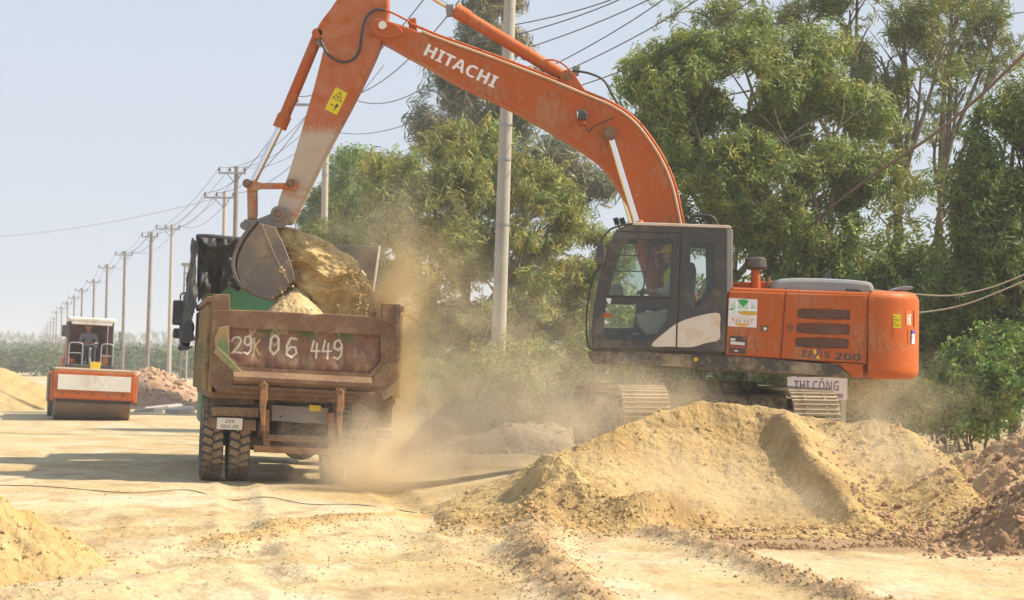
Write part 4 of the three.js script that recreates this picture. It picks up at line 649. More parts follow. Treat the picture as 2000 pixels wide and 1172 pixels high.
{ const a = L(456, 722), b = L(726, 736), g = (() => { const P = [], h = 0.085; const q = [[a.x, a.y, -0.01], [b.x, b.y, -0.01], [b.x, b.y - h, 0.10], [a.x, a.y - h, 0.10], [a.x, a.y - h - 0.05, 0.10], [b.x, b.y - h - 0.05, 0.10], [b.x, b.y - h - 0.12, -0.02], [a.x, a.y - h - 0.12, -0.02]]; const f = (i, j, k, l) => P.push(...q[i], ...q[j], ...q[k], ...q[i], ...q[k], ...q[l]); f(3, 2, 1, 0); f(4, 5, 2, 3); f(7, 6, 5, 4); f(0, 7, 4, 3); f(1, 2, 5, 6); const gg = new THREE.BufferGeometry(); gg.setAttribute('position', new THREE.Float32BufferAttribute(P, 3)); gg.computeVertexNormals(); return gg; })(); tp('gate_ledge', g, M.rust, gate); }
tp('gate_lip', tslab([[450, 752], [732, 767], [733, 773], [450, 758]], 0.06, 0.08), M.rust, gate);
tp('gate_post', tslab([[416, 574], [449, 575], [449, 606], [418, 606]], -0.004, 0.09), M.rust); tp('gate_post', tslab([[747, 592], [782, 594], [781, 640], [770, 640], [747, 626]], 0.02, 0.16), M.rust);
tp('gate_post', tslab([[771, 594], [783, 595], [782, 704], [774, 704]], 0.035, 0.1), M.rustDark);
for (const [x, y0, y1] of [[515, 744, 842], [665, 758, 858]]) {
  const h = tp('gate_hook', [tslab([[x - 5, y0 + 4], [x + 1, y0], [x + 7, y0 + 6], [x + 8, y0 + 34], [x + 4, y0 + 52], [x + 2, y1], [x - 4, y1 - 2], [x - 8, y0 + 52], [x - 7, y0 + 30]], 0.11, 0.05, 0.012), tslab([[x - 9, y0 - 4], [x + 11, y0 - 3], [x + 11, y0 + 14], [x - 9, y0 + 13]], 0.07, 0.06)], M.rustOrange);
  tp('hook_pin', [L(x, y0 + 8, 0.13), L(x - 2, y0 + 50, 0.13), L(x - 1, y1 - 8, 0.13)].map((p) => new THREE.CylinderGeometry(0.028, 0.028, 0.09, 10).rotateX(Math.PI / 2).translate(p.x, p.y, 0.10)), M.rustDark, h);
}
// body sides with ribs, floor, headboard
const TOP = L(413, 590).y, LEN = 4.55;
for (const s of [-1, 1]) {
  const X = s < 0 ? BL : BR, w = tp('side_wall', box(Math.min(X, X - s * 0.05), Math.max(X, X - s * 0.05), FLOOR - 0.02, TOP, -LEN, -0.115, 0.01), M.greenRust);
  for (let k = 0; k < 6; k++) tp('side_rib', box(Math.min(X + s * 0.002, X + s * 0.07), Math.max(X + s * 0.002, X + s * 0.07), FLOOR, TOP - 0.03, -LEN + 0.1 + k * 0.82, -LEN + 0.22 + k * 0.82, 0.012), M.greenRust, w);
  tp('top_rail', box(Math.min(X - s * 0.06, X + s * 0.075), Math.max(X - s * 0.06, X + s * 0.075), TOP, TOP + 0.08, -LEN, -0.2, 0.012), M.rust, w);
  for (let k = 0; k < 2; k++) tp('side_rail', box(Math.min(X + s * 0.002, X + s * 0.055), Math.max(X + s * 0.002, X + s * 0.055), FLOOR + 0.28 + k * 0.36, FLOOR + 0.36 + k * 0.36, -LEN, -0.12, 0.012), M.rust, w);
}
tp('bed_floor', box(BL, BR, FLOOR - 0.08, FLOOR, -LEN, -0.115), M.rust);
tp('headboard', box(BL, BR + 0.02, FLOOR, L(560, 505, -LEN).y, -LEN - 0.06, -LEN, 0.01), M.green);
tp('cab_guard', tslab([[660, 478], [742, 482], [730, 566], [722, 610], [660, 610]], -LEN + 0.12, 0.05), coated([0.09, 0.08, 0.07], [0.2, 0.15, 0.1], 0.45, { rough: 0.8, strength: 0.6, seed: 71 })); tp('guard_edge', tslab([[739, 480], [744, 481], [731, 570], [727, 569]], -LEN + 0.14, 0.06), M.white);
tp('tarp_stake', rod(L(389, 462, -LEN + 0.1), L(386, 575, -LEN + 0.1), 0.018), M.galv);
// chassis and gear under the body
const GY = 0;                                                       // ground, in the truck's own axes
for (const x of [-0.42, 0.42]) tp('chassis_rail', box(x - 0.05, x + 0.05, 0.82, 1.08, -6.2, -0.35), M.rustDark);
tp('sub_frame', box(-0.55, 0.55, 1.08, FLOOR - 0.085, -LEN, -0.25), M.rustDark);
tp('cross_member', tslab([[531, 791], [641, 797], [640, 829], [530, 822]], -0.28, 0.05, 0.008, [[553, 799], [549, 813], [586, 807], [620, 817], [622, 803]].map(([x, y]) => [[x - 3, y - 2], [x + 3, y - 2], [x + 3, y + 3], [x - 3, y + 3]])), M.steel);
tp('reflector', tslab([[604, 791], [627, 792.5], [626, 804], [604, 802.5]], -0.27, 0.008, 0), M.yellow);
for (const [x, y0, y1] of [[520, 800, 880], [647, 806, 890]]) tp('rear_hanger', tslab([[x - 6, y0], [x + 6, y0], [x + 7, y1], [x - 5, y1]], -0.20, 0.1), M.rustOrange);
tp('under_bar', tslab([[519, 848], [646, 853], [646, 866], [519, 861]], -0.16, 0.08), M.rust); tp('under_bar', tslab([[496, 870], [660, 877], [658, 890], [496, 883]], -0.16, 0.09), M.rustOrange);
for (const x of [-0.55, 0.55]) tp('spring_pack', box(x - 0.05, x + 0.05, 0.62, 0.80, -1.5, -0.3), M.rustDark);
tp('brake_chamber', [box(-0.36, -0.14, 0.60, 0.86, -0.62, -0.40, 0.08), box(0.14, 0.36, 0.60, 0.86, -0.62, -0.40, 0.08)], M.rustDark);
tp('suspension_beam', [box(-0.62, 0.62, 0.56, 0.84, -1.9, -1.05, 0.05), box(-0.9, 0.9, 0.70, 1.1, -2.6, -2.2, 0.05)], M.rustDark);
tp('mud_flap', box(-1.18, -0.62, 0.42, 1.0, -1.62, -1.58), M.rubber); tp('mud_flap', box(0.62, 1.18, 0.42, 1.0, -1.62, -1.58), M.rubber);
tp('rear_axle', [new THREE.CylinderGeometry(0.12, 0.12, 1.7, 18).rotateZ(Math.PI / 2).translate(0, 0.53, -0.78), new THREE.SphereGeometry(0.24, 20, 14).scale(1.1, 1, 1).translate(0, 0.54, -0.74)], M.rustDark);
tp('mud_beam', tslab([[413, 794], [505, 797], [505, 815], [413, 812]], -0.12, 0.12), M.rust); tp('mud_beam', tslab([[672, 838], [764, 842], [764, 858], [672, 852]], -0.12, 0.12), M.rust);
tp('mud_guard', tslab([[686, 790], [768, 784], [764, 836], [690, 838]], -0.30, 0.05), M.rustDark); tp('mud_guard', tslab([[409, 760], [480, 764], [500, 790], [412, 792]], -0.30, 0.05), M.rustDark);
tp('rear_lamp_box', tslab([[408, 816], [424, 817], [424, 838], [408, 836]], -0.10, 0.07), M.rust); tp('rear_lamp_box', tslab([[476, 820], [500, 821], [500, 842], [476, 840]], -0.10, 0.07), M.rust); tp('rear_lamp_box', tslab([[716, 838], [766, 842], [764, 856], [716, 852]], -0.08, 0.07), M.rust);
{
  const q = [[424, 815.5], [474, 817.5], [473.5, 840], [423.5, 838]].map(([x, y]) => L(x, y, -0.085)), w = q[1].x - q[0].x, h = q[0].y - q[3].y;
  const g = new THREE.BoxGeometry(w, h, 0.008).translate((q[0].x + q[1].x) / 2, (q[0].y + q[3].y) / 2, -0.078); g.userData.ownUV = true;
  tp('number_plate', g, canvasMat(256, 128, (c) => { c.fillStyle = '#d5d0c4'; c.fillRect(0, 0, 256, 128); c.fillStyle = '#7a766f'; c.font = 'bold 58px sans-serif'; c.textAlign = 'center'; c.fillText('29K', 128, 56); c.fillText('064.49', 128, 114); c.fillStyle = 'rgba(205,190,150,0.5)'; for (let i = 0; i < 60; i++) c.fillRect(hash(i, 1, 5) * 256, hash(i, 2, 5) * 128, 14 * hash(i, 3, 5), 7); }));
}
// wheels
const tyreGeo = (() => { const pr = [[0.27, -0.11], [0.30, -0.13], [0.40, -0.145], [0.48, -0.14], [0.515, -0.125], [0.522, 0], [0.515, 0.125], [0.48, 0.14], [0.40, 0.145], [0.30, 0.13], [0.27, 0.11]].map(([r, y]) => new THREE.Vector2(r, y)); return metres(new THREE.LatheGeometry(pr, 48).rotateZ(Math.PI / 2)); })();
const treadGeo = (() => { const a = []; for (let k = 0; k < 30; k++) for (const s of [-1, 1]) { const t = (k + (s > 0 ? 0.5 : 0)) / 30 * Math.PI * 2; a.push(new RoundedBoxGeometry(0.125, 0.026, 0.072, 1, 0.006).rotateY(s * 0.38).translate(s * 0.066, 0.528, 0).rotateX(t)); } return metres(merge(a)); })();
const rimGeo = metres(merge([new THREE.CylinderGeometry(0.28, 0.28, 0.2, 28, 1, true).rotateZ(Math.PI / 2), new THREE.CylinderGeometry(0.25, 0.16, 0.06, 24).rotateZ(Math.PI / 2).translate(-0.04, 0, 0), new THREE.CylinderGeometry(0.11, 0.11, 0.18, 18).rotateZ(Math.PI / 2), ...Array.from({ length: 8 }, (_, k) => new THREE.CylinderGeometry(0.016, 0.016, 0.2, 6).rotateZ(Math.PI / 2).translate(0, 0.17 * Math.cos(k * 0.785), 0.17 * Math.sin(k * 0.785)))]));
function wheel(x, z, turn = 0) { const w = new THREE.Group(); w.name = 'wheel'; w.position.set(x, 0.535, z); w.rotation.x = turn; truck.add(w); w.add(mesh('tyre', tyreGeo, M.rubber), mesh('tread', treadGeo, M.tread), mesh('rim', rimGeo, M.rustDark)); }
const wx = (px) => L(px, 900, -0.25).x;
wheel(wx(414), -0.78, 0.1); wheel(wx(467), -0.78, 0.17); wheel(wx(657), -0.78, 0.3); wheel(wx(712), -0.78, 0.2);
for (const s of [-1, 1]) { wheel(s * 0.98, -5.1, 0.4 + s); }
// cab ahead of the body
const TC = tp('truck_cab', [box(-1.15, 1.15, 0.75, 2.65, -6.7, -4.95, 0.10), box(-1.2, -1.0, 0.6, 1.15, -6.6, -4.75, 0.05)], M.green);
for (const [y0, y1] of [[586, 636], [641, 662]]) tp('mirror', (() => { const a = L(338, y0, -5.6), b = L(365, y1, -5.6); return box(a.x, b.x, b.y, a.y, -5.64, -5.52, 0.03); })(), M.dark, TC);
tp('mirror_stay', [tube([L(352, 586, -5.6), L(354, 574, -5.6), L(366, 574, -5.6), L(374, 590, -5.6)], 0.014, 16, 6), tube([L(352, 662, -5.6), L(354, 676, -5.6), L(364, 682, -5.6), L(376, 676, -5.6)], 0.014, 16, 6), rod(L(352, 634, -5.6), L(352, 644, -5.6), 0.014)], M.black, TC);
tp('fuel_tank', box(-1.22, -0.62, 0.45, 0.95, -3.9, -2.6, 0.08), M.steel); tp('air_tank', box(0.65, 1.15, 0.5, 0.95, -3.6, -2.6, 0.08), M.rustDark);
tp('side_guard', box(-1.21, -1.17, 0.55, 0.60, -4.4, -1.9), M.galv);

// tarpaulin bundled over the front corner of the body
{
  const fold = (u, v, k) => 0.05 * Math.sin(u * 17 + 2.5 * n3(u * 3, v * 2, k)) * (0.3 + 0.7 * v) + 0.06 * n3(u * 4, v * 3, k + 3);
  const surf = (nu, nv, f) => { const P = [], I = []; for (let j = 0; j <= nv; j++) for (let i = 0; i <= nu; i++) { const p = f(i / nu, j / nv); P.push(p.x, p.y, p.z); if (i < nu && j < nv) { const a = j * (nu + 1) + i; I.push(a, a + nu + 1, a + 1, a + 1, a + nu + 1, a + nu + 2); } } const g = new THREE.BufferGeometry(); g.setAttribute('position', new THREE.Float32BufferAttribute(P, 3)); g.setIndex(I); g.computeVertexNormals(); return g; };
  const z0 = -LEN + 0.16, zS = -3.35;
  const back = surf(60, 36, (u, v) => { const px = lerp(386, 500, u), bot = lerp(592, 560, u) - 14 * Math.abs(Math.sin(u * 9)), p = L(px, lerp(463 + 9 * u, bot, v), z0); p.z += 0.05 + fold(u, v, 1) * 2.0 + 0.07 * n3(u * 9, v * 7, 4) + 0.06 * Math.abs(n3(u * 5 + v * 4, v * 3 - u * 4, 8)) + 0.10 * Math.exp(-Math.pow((v - 0.15) / 0.10, 2)) * sst(0.05, 0.3, u) + 0.05 * Math.sin(v * 14 + 3 * u) * Math.exp(-v * 3); return p; });
  const A = L(386, 463, z0), side = surf(50, 40, (u, v) => { const z = lerp(-LEN - 0.9, zS, u), top = lerp(A.y - 0.25, A.y - 0.02, sst(0, 0.4, u)) - 1.0 * Math.pow(sst(0.55, 1, u), 1.2), bot = lerp(A.y - 1.75, A.y - 1.55, u) + 0.06 * Math.sin(u * 12); return V(BL - 0.13 - fold(u * 1.4, v, 9) * 1.5 - 0.06 * v - 0.06 * Math.abs(n3(u * 6 + v * 4, v * 4, 12)), lerp(top, bot, v), z); });
  const lid = surf(40, 12, (u, v) => { const p = L(lerp(386, 500, u), 463 + 9 * u, z0); return V(p.x - 0.05 * v, p.y + 0.02 * Math.sin(u * 20) - 0.08 * v, lerp(z0 + 0.06, -LEN - 1.0, v)); });
  const roll = tube([L(384, 463, z0), L(410, 463, z0 + 0.06), L(450, 467, z0 + 0.05), L(500, 471, z0)], 0.045, 30, 8);
  const cloth = new THREE.MeshStandardMaterial({ color: new THREE.Color().setRGB(0.026, 0.026, 0.028), roughness: 0.6, side: THREE.DoubleSide, bumpMap: grainBump, bumpScale: 0.012 });
  const t = thing('tarpaulin', 'crumpled black tarpaulin draped over the front corner of the truck body', 'tarpaulin', truck.position.clone()); t.rotation.copy(truck.rotation);
  part(t, 'sheet', [back, side, lid], cloth); part(t, 'rolled_edge', roll, cloth);
}
// the sand: heap lying in the body, and the load sliding out of the bucket
{
  const P = [], I = [], C = [], n = 70, m = 60, x0 = BL + 0.06, x1 = BR - 0.06, z0 = -LEN + 0.1, z1 = -0.13;
  const pk = L(578, 563, -0.72);
  const hf = (x, z) => { const q = Math.hypot((x - pk.x) / 0.85, (z + 0.72) / 1.3); return FLOOR + 0.02 + Math.max(0.55, (pk.y - FLOOR) * (1 - 0.62 * Math.pow(q, 1.15))) * sst(1.2, 1.1, Math.abs(x) / 1.2) + 0.05 * fbm(x * 3, z * 3, 4, 601) + 0.03 * Math.abs(fbm(x * 8, z * 8, 3, 605)); };
  for (let j = 0; j <= m; j++) for (let i = 0; i <= n; i++) { const x = lerp(x0, x1, i / n), z = lerp(z0, z1, j / m); P.push(x, i === 0 || j === 0 || i === n || j === m ? Math.min(hf(x, z), TOP - 0.25) : hf(x, z), z); const k = clamp(0.4 + 1.4 * fbm(x * 3, z * 3, 3, 611), 0, 1); C.push(...mix3([0.64, 0.50, 0.28], C_GOLD, k * 0.8)); if (i < n && j < m) { const a = j * (n + 1) + i; I.push(a, a + n + 1, a + 1, a + 1, a + n + 1, a + n + 2); } }
  const g = new THREE.BufferGeometry(); g.setAttribute('position', new THREE.Float32BufferAttribute(P, 3)); g.setAttribute('color', new THREE.Float32BufferAttribute(C, 3)); g.setIndex(I); g.computeVertexNormals(); const uv = []; for (let i = 0; i < P.length / 3; i++) uv.push(P[i * 3], P[i * 3 + 2]); g.setAttribute('uv', new THREE.Float32BufferAttribute(uv, 2)); g.userData.ownUV = true;
  const o = single('sand_load', g, soilRough, 'pale yellow sand heaped inside the dump truck body', 'sand'); o.position.copy(truck.position); o.rotation.copy(truck.rotation);
}
{
  const rows = [[446, 546, 572], [458, 545, 612], [475, 549, 650], [495, 556, 676], [515, 564, 696], [535, 569, 712], [555, 566, 719], [575, 556, 721], [598, 548, 723], [622, 545, 726], [640, 545, 728]];
  const nv = 90, nu = 120, P = [], I = [], C = [], UV = [];
  for (let j = 0; j <= nv; j++) {
    const y = lerp(446, 640, j / nv), l = track(rows.map((r) => [r[0], r[1]]), y), r = track(rows.map((q) => [q[0], q[2]]), y), a = at(l, y, dM), b = at(r, y, dM), cx = (a.x + b.x) / 2, hw = (b.x - a.x) / 2, hd = 0.46 * (0.25 + 0.75 * sst(446, 500, y));
    for (let i = 0; i <= nu; i++) {
      const t = i / nu * Math.PI * 2, c = Math.cos(t), s = Math.sin(t), sq = (v, e) => Math.sign(v) * Math.pow(Math.abs(v), e), X = c, Z = s;
      let x = cx + hw * sq(c, 0.8), z = -dM + 0.02 + hd * sq(s, 0.7), yy = a.y;
      const fall = sst(540, 600, y), lump = 0.14 * fbm(x * 2.6 + 5, yy * 2.6, 3, 621 + z) + 0.10 * fbm(x * 6, yy * 6, 4, 625 + z * 6) + 0.06 * Math.abs(fbm(x * 14, yy * 14, 3, 627 + z * 14)) + fall * 0.06 * fbm(x * 7, yy * 0.8, 3, 631 + z * 3);
      x += lump * c; z += lump * s * 1.2;
      // a step where the crust breaks away from the load
      z -= 0.12 * sst(0.02, -0.02, yy - at(0, 528, dM).y - 0.10 * Math.sin(x * 6) - 0.1 * n3(x * 3, 1)) * Math.max(0, s);
      P.push(x, yy + 0.02 * n3(x * 5, z * 5), z); UV.push(x + z, yy); C.push(...mix3([0.66, 0.49, 0.24], [0.54, 0.37, 0.15], clamp(0.45 + 1.8 * fbm(x * 3, yy * 3, 3, 641), 0, 1)));
      if (i < nu && j < nv) { const q = j * (nu + 1) + i; I.push(q, q + nu + 1, q + 1, q + 1, q + nu + 1, q + nu + 2); }
    }
  }
  const g = new THREE.BufferGeometry(); g.setAttribute('position', new THREE.Float32BufferAttribute(P, 3)); g.setAttribute('color', new THREE.Float32BufferAttribute(C, 3)); g.setAttribute('uv', new THREE.Float32BufferAttribute(UV, 2)); g.setIndex(I); g.computeVertexNormals(); g.userData.ownUV = true;
  single('sand_load', g, soilRough, 'golden sand sliding in a mass out of the excavator bucket', 'sand');
}
// clods that break off the sliding load and fall into the body
{
  const g = new THREE.IcosahedronGeometry(1, 1), p = g.attributes.position; for (let i = 0; i < p.count; i++) { const k = 1 + 0.5 * n3(p.getX(i) * 1.4, p.getY(i) * 1.4, p.getZ(i) * 1.4 + 3); p.setXYZ(i, p.getX(i) * k, p.getY(i) * k, p.getZ(i) * k); } g.computeVertexNormals();
  const list = [], m4 = new THREE.Matrix4(), q = new THREE.Quaternion(), e = new THREE.Euler(), col = new THREE.Color();
  for (let k = 0; k < 1500; k++) { const t = Math.pow(rnd(), 0.7), y = lerp(500, 622, t), edge = rnd() < 0.45, x = edge ? lerp(680, 716, t) + gauss() * lerp(3, 12, t) : lerp(556, 548, t) + gauss() * 8, d = dM - 0.30 + gauss() * 0.22; list.push([at(x, y, d), 0.003 + 0.014 * Math.pow(rnd(), 3)]); }
  for (let k = 0; k < 900; k++) { const y = rnd(470, 605), l = lerp(556, 560, (y - 470) / 135), r = track([[470, 636], [515, 690], [555, 716], [605, 720]], y), x = rnd(l, r); list.push([at(x, y, dM - 0.40 + 0.10 * Math.abs((x - (l + r) / 2) / (r - l)) * 2 + rnd(-0.06, 0.05)), 0.004 + 0.018 * Math.pow(rnd(), 3)]); }
  const inst = new THREE.InstancedMesh(metres(g), new THREE.MeshStandardMaterial({ map: grainMap, roughness: 1 }), list.length);
  list.forEach(([v, s], i) => { e.set(rnd(0, 6), rnd(0, 6), rnd(0, 6)); q.setFromEuler(e); m4.compose(v, q, V(s, s * rnd(0.7, 1.1), s)); inst.setMatrixAt(i, m4); const k = rnd(0.8, 1.2); inst.setColorAt(i, col.setRGB(0.66 * k, 0.47 * k, 0.21 * k)); });
  inst.name = 'falling_sand'; inst.castShadow = inst.receiveShadow = true; Object.assign(inst.userData, { kind: 'stuff', label: 'loose sand clods breaking off the load below the bucket', category: 'sand' }); scene.add(inst);
}
// ---------------------------------------------------------------- road roller
{
  const RP = at(176, 822, 53.7), hb = hBase(RP.x, 53.7); RP.y = hb - 0.02;
  const roller = thing('road_roller', 'orange single drum road roller with a pale canopy driving along the dirt road', 'road roller', RP);
  roller.rotation.set(0, 0.28, -2.0 * Math.PI / 180, 'YXZ');
  const rp = (name, geo, mat, parent = roller) => part(parent, name, geo, mat);
  const drum = rp('drum', [new THREE.CylinderGeometry(0.76, 0.76, 2.10, 64).rotateZ(Math.PI / 2).translate(0, 0.76, 0)], coated([0.17, 0.115, 0.085], [0.30, 0.20, 0.13], 0.5, { rough: 0.6, strength: 0.7, seed: 61, rep: 0.8 }));
  rp('drum_rim', [-1.055, 1.055].map((x) => new THREE.TorusGeometry(0.745, 0.025, 8, 48).rotateY(Math.PI / 2).translate(x, 0.76, 0)), M.steel, drum);
  const yoke = rp('drum_frame', [box(-1.16, 1.16, 0.62, 1.44, 0.80, 1.02, 0.05), box(-1.22, -1.09, 0.55, 1.40, -1.2, 1.0, 0.05), box(1.09, 1.22, 0.55, 1.40, -1.2, 1.0, 0.05), box(-1.16, 1.16, 0.60, 1.35, -1.25, -1.05, 0.05)], M.orange);
  rp('front_panel', box(-1.02, 1.02, 0.88, 1.31, 1.022, 1.04, 0.006), M.white, yoke);
  rp('top_plate', box(-1.12, 1.12, 1.44, 1.50, -1.2, 1.0, 0.02), coated([0.50, 0.40, 0.28], [0.42, 0.2, 0.1], 0.4, { seed: 63 }), yoke);
  rp('scraper', box(-1.04, 1.04, 0.52, 0.64, 0.80, 0.86, 0.01), M.black, yoke);
  for (let k = 0; k < 5; k++) rp('bolt', new THREE.CylinderGeometry(0.025, 0.025, 0.03, 8).rotateX(Math.PI / 2).translate(-0.85 + k * 0.42, 0.78, 1.03), M.dark, yoke);
  for (const x of [-1.24, 1.24]) rp('side_cover', box(x - 0.019, x + 0.019, 0.50, 1.30, -0.75, 0.75, 0.015), M.dark, yoke);
  rp('step_plate', box(-0.13, 0.47 - 0.31, 1.49, 1.70, 0.55, 0.60, 0.01), M.yellow);
  // body, platform, canopy
  rp('platform', box(-0.74, 0.66, 1.40, 1.62, -3.0, -1.3, 0.03), M.dark); rp('chassis', [box(-0.6, 0.6, 0.6, 1.4, -4.6, -1.4, 0.06)], M.dark);
  rp('engine_cover', box(-0.75, 0.75, 1.2, 1.85, -5.3, -3.1, 0.12), M.orange);
  const post = (x, z) => rod(V(x, 1.55, z), V(x * 0.98, 2.92, z - 0.04), 0.035, 0.035, 10);
  for (const [x, z] of [[-0.68, -1.45], [0.60, -1.45], [-0.68, -2.9], [0.60, -2.9]]) rp('canopy_post', post(x, z), M.dark);
  rp('canopy_roof', [box(-0.72, 0.66, 2.88, 3.02, -3.1, -1.3, 0.05), box(-0.62, 0.56, 2.80, 2.92, -1.36, -1.31, 0.02)], M.white);
  rp('rear_screen', box(-0.62, 0.54, 1.75, 2.86, -2.92, -2.88, 0.01), coated([0.16, 0.05, 0.035], [0.10, 0.05, 0.04], 0.5, { seed: 65 }));
  rp('side_screen', [box(-0.70, -0.67, 1.62, 2.40, -2.85, -1.5, 0.01), box(0.585, 0.61, 1.62, 2.86, -2.85, -1.9, 0.01)], M.orangeDusty);
  rp('driver_seat', [box(-0.32, 0.22, 1.62, 2.0, -2.6, -2.05, 0.06), box(-0.30, 0.20, 2.0, 2.55, -2.72, -2.58, 0.06)], M.black);
  rp('steering_column', [rod(V(-0.03, 1.62, -1.55), V(-0.03, 2.12, -1.72), 0.05, 0.04, 12), new THREE.TorusGeometry(0.19, 0.016, 8, 24).rotateX(1.2).translate(-0.03, 2.15, -1.74)], M.grey);
  const rail = (x0, x1) => tube([V(x0, 1.6, -1.32), V(x0, 2.1, -1.32), V(x0 + 0.04, 2.24, -1.32), V(x1 - 0.04, 2.24, -1.32), V(x1, 2.1, -1.32), V(x1, 1.6, -1.32)], 0.022, 40, 8);
  rp('hand_rail', [rail(-0.66, -0.27), rod(V(-0.66, 1.95, -1.32), V(-0.27, 1.95, -1.32), 0.016)], M.galv); rp('hand_rail', [rail(0.28, 0.62), rod(V(0.28, 1.9, -1.32), V(0.62, 1.9, -1.32), 0.016)], M.galv);
  rp('lamp', box(0.33, 0.50, 1.66, 1.95, -1.42, -1.36, 0.02), M.orange); rp('lamp', box(-0.64, -0.50, 1.66, 1.78, -1.42, -1.36, 0.02), M.orange);
  rp('mirror', box(-0.90, -0.71, 2.42, 2.76, -1.36, -1.30, 0.02), M.dark); rp('mirror', box(0.76, 0.92, 2.34, 2.66, -1.36, -1.30, 0.02), M.grey); rp('mirror_arm', [rod(V(-0.70, 2.74, -1.4), V(-0.78, 2.70, -1.35), 0.014), rod(V(0.60, 2.1, -1.4), V(0.84, 2.12, -1.34), 0.014), rod(V(0.84, 2.12, -1.34), V(0.84, 2.36, -1.34), 0.014)], M.dark);
  for (const x of [-0.85, 0.85]) rp('rear_wheel', new THREE.CylinderGeometry(0.74, 0.74, 0.5, 32).rotateZ(Math.PI / 2).translate(x, 0.74, -3.4), M.rubber);
  roller.updateMatrixWorld(true);
  person('roller driver in grey shirt and dark trousers seated under the canopy', V(-0.05, 2.06, -2.25).applyMatrix4(roller.matrixWorld), 0.28, { lean: 0.05, hand: [0.15, 0.20, 0.42], shirt: plain(0.22, 0.23, 0.28, 0.9), trousers: plain(0.04, 0.045, 0.06, 0.9) });
}
// ---------------------------------------------------------------- poles and wires
const poles = [];
function pole(px, topPy, d, H, label, o = {}) {
  const c = at(px, 708, d), x = c.x, y0 = soilTop(x, d) - 0.15, y1 = topPy === null ? H : at(px, topPy, d).y, near = d < 140, seg = near ? 20 : 8;
  const t = thing('utility_pole', label, 'utility pole', V(x, y0, -d), o.group);
  const h = y1 - y0, lean = (o.lean ?? 0), topX = lean * h;
  part(t, 'shaft', rod(V(0, 0, 0), V(topX, h, 0), o.r0 ?? 0.17, o.r1 ?? 0.10, seg), o.mat ?? M.concrete);
  if (o.bands) for (const f of o.bands) part(t, 'band', rod(V(topX * f, h * f, 0), V(topX * f, h * f + 0.05, 0), lerp(o.r0 ?? 0.17, o.r1 ?? 0.1, f) + 0.012, lerp(o.r0 ?? 0.17, o.r1 ?? 0.1, f) + 0.012, 20), M.galv);
  const arm = (yy, w0, w1) => {
    part(t, 'crossarm', new THREE.BoxGeometry(w1 - w0, 0.09, 0.09).translate(topX + (w0 + w1) / 2, yy, 0.12), M.galv);
    if (d < 320) part(t, 'brace', [rod(V(topX, yy - 0.55, 0.1), V(topX + w0 * 0.55, yy, 0.12), 0.025, 0.025, 5), rod(V(topX, yy - 0.55, 0.1), V(topX + w1 * 0.55, yy, 0.12), 0.025, 0.025, 5)], M.galv);
    const pins = [w0 + 0.06, w0 + (w1 - w0) * 0.42, w1 - 0.06];
    pins.forEach((q) => { const s = near ? 10 : 5; part(t, 'insulator', merge([rod(V(topX + q, yy, 0.12), V(topX + q, yy + 0.12, 0.12), 0.02, 0.02, s), rod(V(topX + q, yy + 0.10, 0.12), V(topX + q, yy + 0.20, 0.12), 0.075, 0.06, s), rod(V(topX + q, yy + 0.20, 0.12), V(topX + q, yy + 0.30, 0.12), 0.055, 0.03, s)]), M.porcelain); });
    return pins.map((q) => V(x + topX + q, y0 + yy + 0.28, -d + 0.12));
  };
  const heads = o.arm === false ? [] : arm(h - (o.armDown ?? 0.35), o.w0 ?? -1.1, o.w1 ?? 0.9);
  poles.push({ x, d, heads, y1 }); return { x, d, heads, top: V(x + topX, y0 + h, -d), h, y0 };
}
const G = 'utility poles receding along the dirt road';
const P1 = pole(970, null, 41, 11.2, 'thick concrete utility pole standing before the leafy bushes and the casuarina', { r0: 0.17, r1: 0.125, lean: 0.017, bands: [0.42, 0.55, 0.62], armDown: 0.4 });
const P2 = pole(628, 187, 65, 11, 'grey concrete utility pole rising between the truck body and the leafy tree', { r0: 0.16, r1: 0.10, bands: [0.75] });
const P3 = pole(454, 325, 92, 11, 'dark utility pole with crossarm rising directly behind the black tarpaulin', { r0: 0.14, r1: 0.11, mat: M.poleDark, w0: -0.9, w1: 0.5 });
const P4 = pole(432, 374, 99, 11, 'pale utility pole with long one sided crossarm behind the black tarpaulin', { r0: 0.15, r1: 0.10, w0: -1.1, w1: 0.55 });
const P5 = pole(330, 438, 128, 11, 'pale utility pole standing beside the long clod bank', { r0: 0.17, r1: 0.10, w0: -1.1, w1: 0.6 });
const P6 = pole(287, 453, 132, 11, 'dark utility pole standing at the clod bank next to the pale pole', { r0: 0.16, r1: 0.11, mat: M.poleDark, w0: -0.7, w1: 0.5, lean: 0.01 });
const rowList = [[239, 490, 152], [205, 516, 172], [180, 545, 199], [157, 562, 222], [142, 577, 247], [129, 588, 270], [118, 598, 296], [108, 607, 322]];
const tail = [];
for (const [px, ty, d] of rowList) tail.push(pole(px, ty, d, 11, 'slender utility pole with three insulators in the receding row behind the roller', { r0: 0.15, r1: 0.10, mat: M.poleDark, w0: -0.8, w1: 0.7, group: G }));
for (let k = 0; k < 13; k++) { const d = 350 + k * 34 * Math.pow(1.05, k), px = 40 + 66 * 322 / d * 1.03; tail.push(pole(px, null, d, 9.6, 'slender utility pole with three insulators in the receding row behind the roller', { r0: 0.16, r1: 0.12, mat: M.poleDark, w0: -0.8, w1: 0.7, group: G })); }
const sag = (a, b, s, n = 24) => Array.from({ length: n + 1 }, (_, i) => { const t = i / n; return a.clone().lerp(b, t).add(V(0, -4 * s * t * (1 - t), 0)); });
